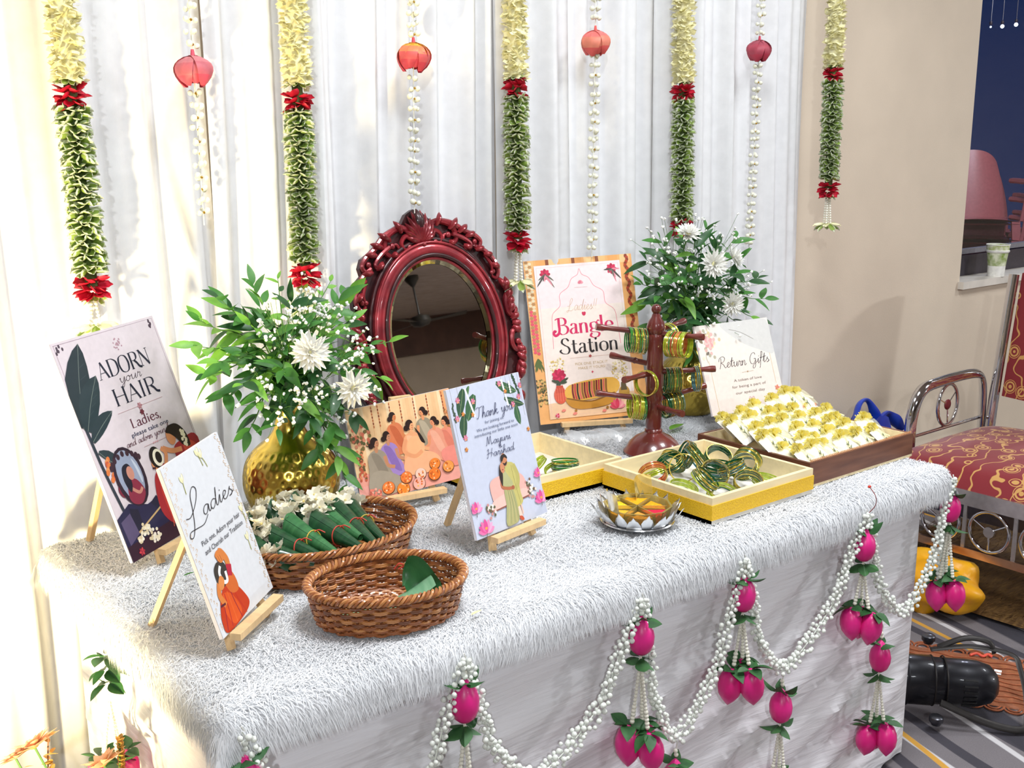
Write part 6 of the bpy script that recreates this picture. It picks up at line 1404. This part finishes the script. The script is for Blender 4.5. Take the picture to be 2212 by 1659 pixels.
for s in (-1, 1):
    x = s*(HW+.012); y0 = .13
    ar = MB().tube(catmull([(x, y0, .38), (x, y0, .54), (x, y0-.05, .635), (x, y0-.17, .655), (x, y0-.40, .655), (x, y0-.47, .62), (x, y0-.49, .50), (x, y0-.49, .38)], 7), .021, 12, flat=.65).build('armrest', chr_, ch)
    MB().tube([(x, y0-.01, .475), (x, y0-.48, .475)], .007, 8).build('cross_rod', chr_, ar)
    MB().tube([(x, y0-.235+.066*math.cos(2*PI*k/28), .560+.078*math.sin(2*PI*k/28)) for k in range(28)], .007, 8, True).build('ring', chr_, ar)
    for k in range(3): a = k*2*PI/3+.4; MB().tube([(x, y0-.235, .56), (x, y0-.235+.064*math.cos(a), .56+.074*math.sin(a))], .0028, 6).build('spoke', chr_, ar)
    MB().ball((x, y0-.235, .56), .020, 12, 8, (.4, 1, 1)).build('hub', mat('hub_wine', '#7a2a30', .4), ar)
for s in (-1, 1): MB().tube(catmull([(s*HW*.92, -HD, .36), (s*HW*.92, -HD-.02, .60), (s*HW*.90, -HD-.07, 1.02)], 6), .019, 10).build('back_post', chr_, ch)
def backr(u, v): x = (u-.5)*2; return (x*HW*.84, -HD-.02-.07*v+.03*(1-x*x), .565+.46*v+.05*(1-x*x)*v)
b = MB().grid(backr, 18, 14); b.grid(lambda u, v: (lambda p: (p[0], p[1]-.05, p[2]))(backr(1-u, v)), 18, 14); b.build('backrest', sm, ch)

# bags and rug round the chair
def lumpy(name, pos, sz, m, label, cat, seed, amp=.18):
    r = random.Random(seed); ph = [r.uniform(0, 6) for _ in range(6)]
    def fn(u, v):
        a = u*2*PI; e = (v-.5)*PI; k = 1+amp*(math.sin(3*a+ph[0]+2*e)+.7*math.sin(5*a+4*e+ph[1])+.5*math.cos(7*e+2*a+ph[2]))
        return (sz[0]*k*math.cos(e)*math.cos(a), sz[1]*k*math.cos(e)*math.sin(a), sz[2]*(1+k*math.sin(e)))
    o = MB().grid(fn, 36, 20, True).build(name, m, None, loc=pos); return tag(o, label, cat)
bl = mat('blue_plastic', '#1c3cae', .3, col2='#2a52d0', scale=14, coat=.4, bump=.3)
bt_ = thing('plastic_bag', 'crumpled blue plastic carrier bag behind the table, against the wall', 'bag', (2.83, .90, 0))
lp = MB(); 
def bagf(u, v):
    a = u*2*PI; z = v*.53; k = (.10+.05*math.sin(PI*v))*(1+.22*math.sin(5*a+6*v)+.12*math.sin(9*a-4*v))*(1-.35*v); return (k*1.3*math.cos(a)+.03*v, k*.6*math.sin(a), z+.012*math.sin(4*a))
lp.grid(bagf, 40, 16, True).build('sack', bl, bt_)
MB().tube(catmull([(-.05, 0, .50), (-.03, 0, .585), (.02, 0, .60), (.07, 0, .55), (.09, 0, .50)], 6), lambda t: .016+.006*math.sin(9*t), 8, flat=.5).build('handle', bl, bt_)
MB().tube(catmull([(.08, 0, .49), (.13, -.01, .535), (.18, -.01, .51), (.23, -.02, .46)], 6), lambda t: .020+.006*math.sin(11*t), 8, flat=.5).build('handle', bl, bt_)
lumpy('yellow_bag', (2.66, .47, .0), (.13, .15, .09), mat('yellow_sack', '#f2b21e', .4, col2='#e89c10', scale=10, bump=.3), 'bright yellow cloth bag on the carpet behind the right table corner', 'bag', 3, .1)
# brown shaggy rug
rg = thing('shaggy_rug', 'brown shaggy fur rug on the carpet under the chair', 'rug', (3.12, .46, 0)); rgm = mat('brown_fur', '#5c4020', .8, col2='#7a5a2c', scale=20, stretch=(1, 5, 1))
MB().grid(lambda u, v: ((u-.5)*.86*(1-.12*abs(v-.5)), (v-.5)*.86, .012+.03*math.sin(PI*u)**.3*math.sin(PI*v)**.3), 24, 24).build('backing', rgm, rg)
n = 14000; P = np.stack([rng.uniform(-.43, .43, n), rng.uniform(-.43, .43, n), np.full(n, .035)], 1); an = rng.normal(-1.4, .5, n); L = rng.uniform(.02, .05, n)
D = np.stack([np.cos(an)*.8, np.sin(an)*.8, rng.uniform(.1, .6, n)], 1); S = np.stack([-np.sin(an), np.cos(an), np.zeros(n)], 1)*.0013
V = np.stack([P-S, P+S, P+D*L[:, None]], 1).reshape(-1, 3); me = bpy.data.meshes.new('rug_pile'); me.from_pydata(V.tolist(), [], [(3*i, 3*i+1, 3*i+2) for i in range(n)]); me.materials.append(rgm); o = put('rug_pile', me, rg); o['kind'] = 'stuff'

# ---------------------------------------------------------------- par can on the floor
blk = mat('black_metal', '#1c1c22', .38, .5, coat=.2); blk2 = mat('black_bracket', '#33302f', .45, .6)
def par_can(pos, rz, label, ry=0.0):
    t = thing('stage_lamp', label, 'stage lamp', pos, (0, 0, rz), 'par can stage lamps')
    M = Matrix.Rotation(PI/2, 3, 'Y') @ Matrix.Rotation(ry, 3, 'Y')   # axis along local x
    c = (0, 0, .098)
    MB().lathe([(.066, -.115), (.066, -.030), (.062, -.026), (.062, .050), (.060, .085), (.050, .118), (.030, .135), (.001, .138)], 36, c, False, M).build('housing', blk, t)
    MB().lathe([(.068, -.118), (.071, -.112), (.071, -.100), (.068, -.095)], 36, c, False, M).build('front_ring', blk, t)
    for z in (-.030, .000): MB().tube([Vector(c)+M @ Vector((.0655*math.cos(2*PI*k/36), .0655*math.sin(2*PI*k/36), z)) for k in range(36)], .0022, 6, True).build('seam', blk2, t)
    MB().lathe([(.001, -.09), (.06, -.09)], 32, c, False, M).build('lens', mat('lens_glass', '#8a8a92', .1, .6), t)
    for k in range(6):
        a = -.75+.26*k; p = Vector(c)+Vector((.058, -math.cos(a)*.0632, math.sin(a)*.0632)); MB().box(p, (.034, .003, .005), Matrix.Rotation(-a, 3, 'X')).build('vent_slot', mat('slot_black', '#050507', .6), t, False)
    for s, L, z0 in ((-1, .20, .0), (1, .17, .0)): pass
    def yoke(pts, nm):
        b = MB(); 
        for i in range(len(pts)-1): b.bar(pts[i], pts[i+1], .022, .005, (0, 0, 1) if abs(Vector(pts[i+1]).z-Vector(pts[i]).z) < .02 else (1, 0, 0))
        b.build(nm, blk2, t, False)
    y = .078
    MB().tube(catmull([(-.02, -y, .075), (.10, -y-.004, .028), (.185, -y, .014), (.205, -y*.6, .030), (.212, 0, .075), (.205, y*.6, .125), (.19, y, .150), (.09, y+.004, .165), (-.02, y, .150)], 8), .010, 8, flat=.35).build('yoke', blk2, t)
    MB().tube(catmull([(.0, y+.006, .155), (.07, y+.010, .185), (.13, y+.006, .180), (.145, y, .150)], 6), .008, 8, flat=.4).build('hanging_bracket', blk2, t)
    for yy, zz in ((-y-.012, .030), (y-.010, .185)):
        MB().lathe([(.012, 0), (.014, .006), (.018, .010), (.018, .022), (.012, .026)], 16, (-.03, yy, zz-.012)).build('knob', mat('knob_metal', '#5a5a60', .3, .8), t)
    return t
par_can((2.04, .085, 0), rad(-48), 'black par can stage lamp lying on the carpet beside the table skirt')
par_can((-.97, -.27, .22), rad(225), 'black par can stage lamp left of the table washing the drapes', 0)
tb = thing('lamp_box', 'low black flight case carrying the left stage lamp', 'case', (-.97, -.27, 0))
MB().box((0, 0, .105), (.36, .36, .21)).build('case', blk, tb, False)
for s in (-1, 1): MB().box((s*.17, 0, .105), (.022, .366, .216)).build('edge_strip', sat, tb, False)
# rust lace runner on the carpet
rust = mat('rust_lace', '#a8603c', .85, col2='#8c4c30', scale=60); rustt = mat('rust_net', '#b06a46', .9, var=.15, scale=40, alpha=.55)
lc = thing('lace_runner', 'rust-coloured lace runner lying on the carpet around the stage lamp', 'runner', (2.30, .13, .002), (0, 0, rad(-62)))
MB().box((0, 0, .001), (.62, .30, .002)).build('cloth', rustt, lc, False)
for s in (-1, 1):
    for i in range(13):
        x = -.30+.6*i/12
        for q in (.026, .016): MB().tube([(x+q*math.cos(PI*k/8), s*.15+s*q*1.2*math.sin(PI*k/8), .003) for k in range(9)], .003, 5).build('scallop', rust, lc)
for i in range(9): MB().tube([(-.30+.6*k/30, -.12+.03*i+.006*math.sin(k*1.3+i), .003) for k in range(31)], .0025, 4).build('cord_row', rust, lc)
sc_ = put('thread_scrap', MB().tube(catmull([(0, 0, .004), (.02, .008, .008), (.035, -.004, .006), (.05, .006, .008), (.062, 0, .004)], 5), .004, 6).mesh('thread_scrap', mat('coral_thread', '#f0604a', .6)), None, loc=(2.414,0.209,0.004), rot=(0, 0, rad(-50))); tag(sc_, 'small coral thread scrap on the rust lace runner', 'scrap')
sc_ = put('paper_scrap', MB().box((0, 0, .0015), (.03, .02, .001)).mesh('paper_scrap', mat('scrap_white', '#f4f4f4', .7), False), None, loc=(2.380,0.105,0.004), rot=(0, 0, .4)); tag(sc_, 'small white paper scrap on the rust lace runner', 'scrap')
# ---------------------------------------------------------------- paper cup on the sill
cpx = (3.939,1.020,0.944)
cpx = (cpx[0]+.06,)
cu = thing('paper_cup', 'white and green paper cup standing on the window sill', 'cup', (cpx[0], 1.065, WZ0+.003))
MB().lathe([(.034, 0), (.036, .045)], 28, cap=False).lathe([(.001, .002), (.033, .002)], 28, cap=False).build('base_band', mat('cup_white', '#f2f1ea', .5), cu)
MB().lathe([(.036, .045), (.043, .103)], 28, cap=False).build('green_sleeve', mat('cup_green', '#7f9a34', .5, col2='#e9ecd0', scale=38), cu)
MB().lathe([(.043, .100), (.0475, .104), (.0475, .110), (.0445, .112)], 28, cap=False).build('stack_rim', mat('cup_white', '#f2f1ea', .5), cu)
MB().lathe([(.0445, .112), (.047, .134)], 28, cap=False).build('inner_cup', mat('cup_green2', '#a8b85a', .5, col2='#f0f0e0', scale=50), cu)
MB().tube([(.047*math.cos(2*PI*k/28), .047*math.sin(2*PI*k/28), .134) for k in range(28)], .002, 6, True).build('rim', mat('cup_white', '#f2f1ea', .5), cu)
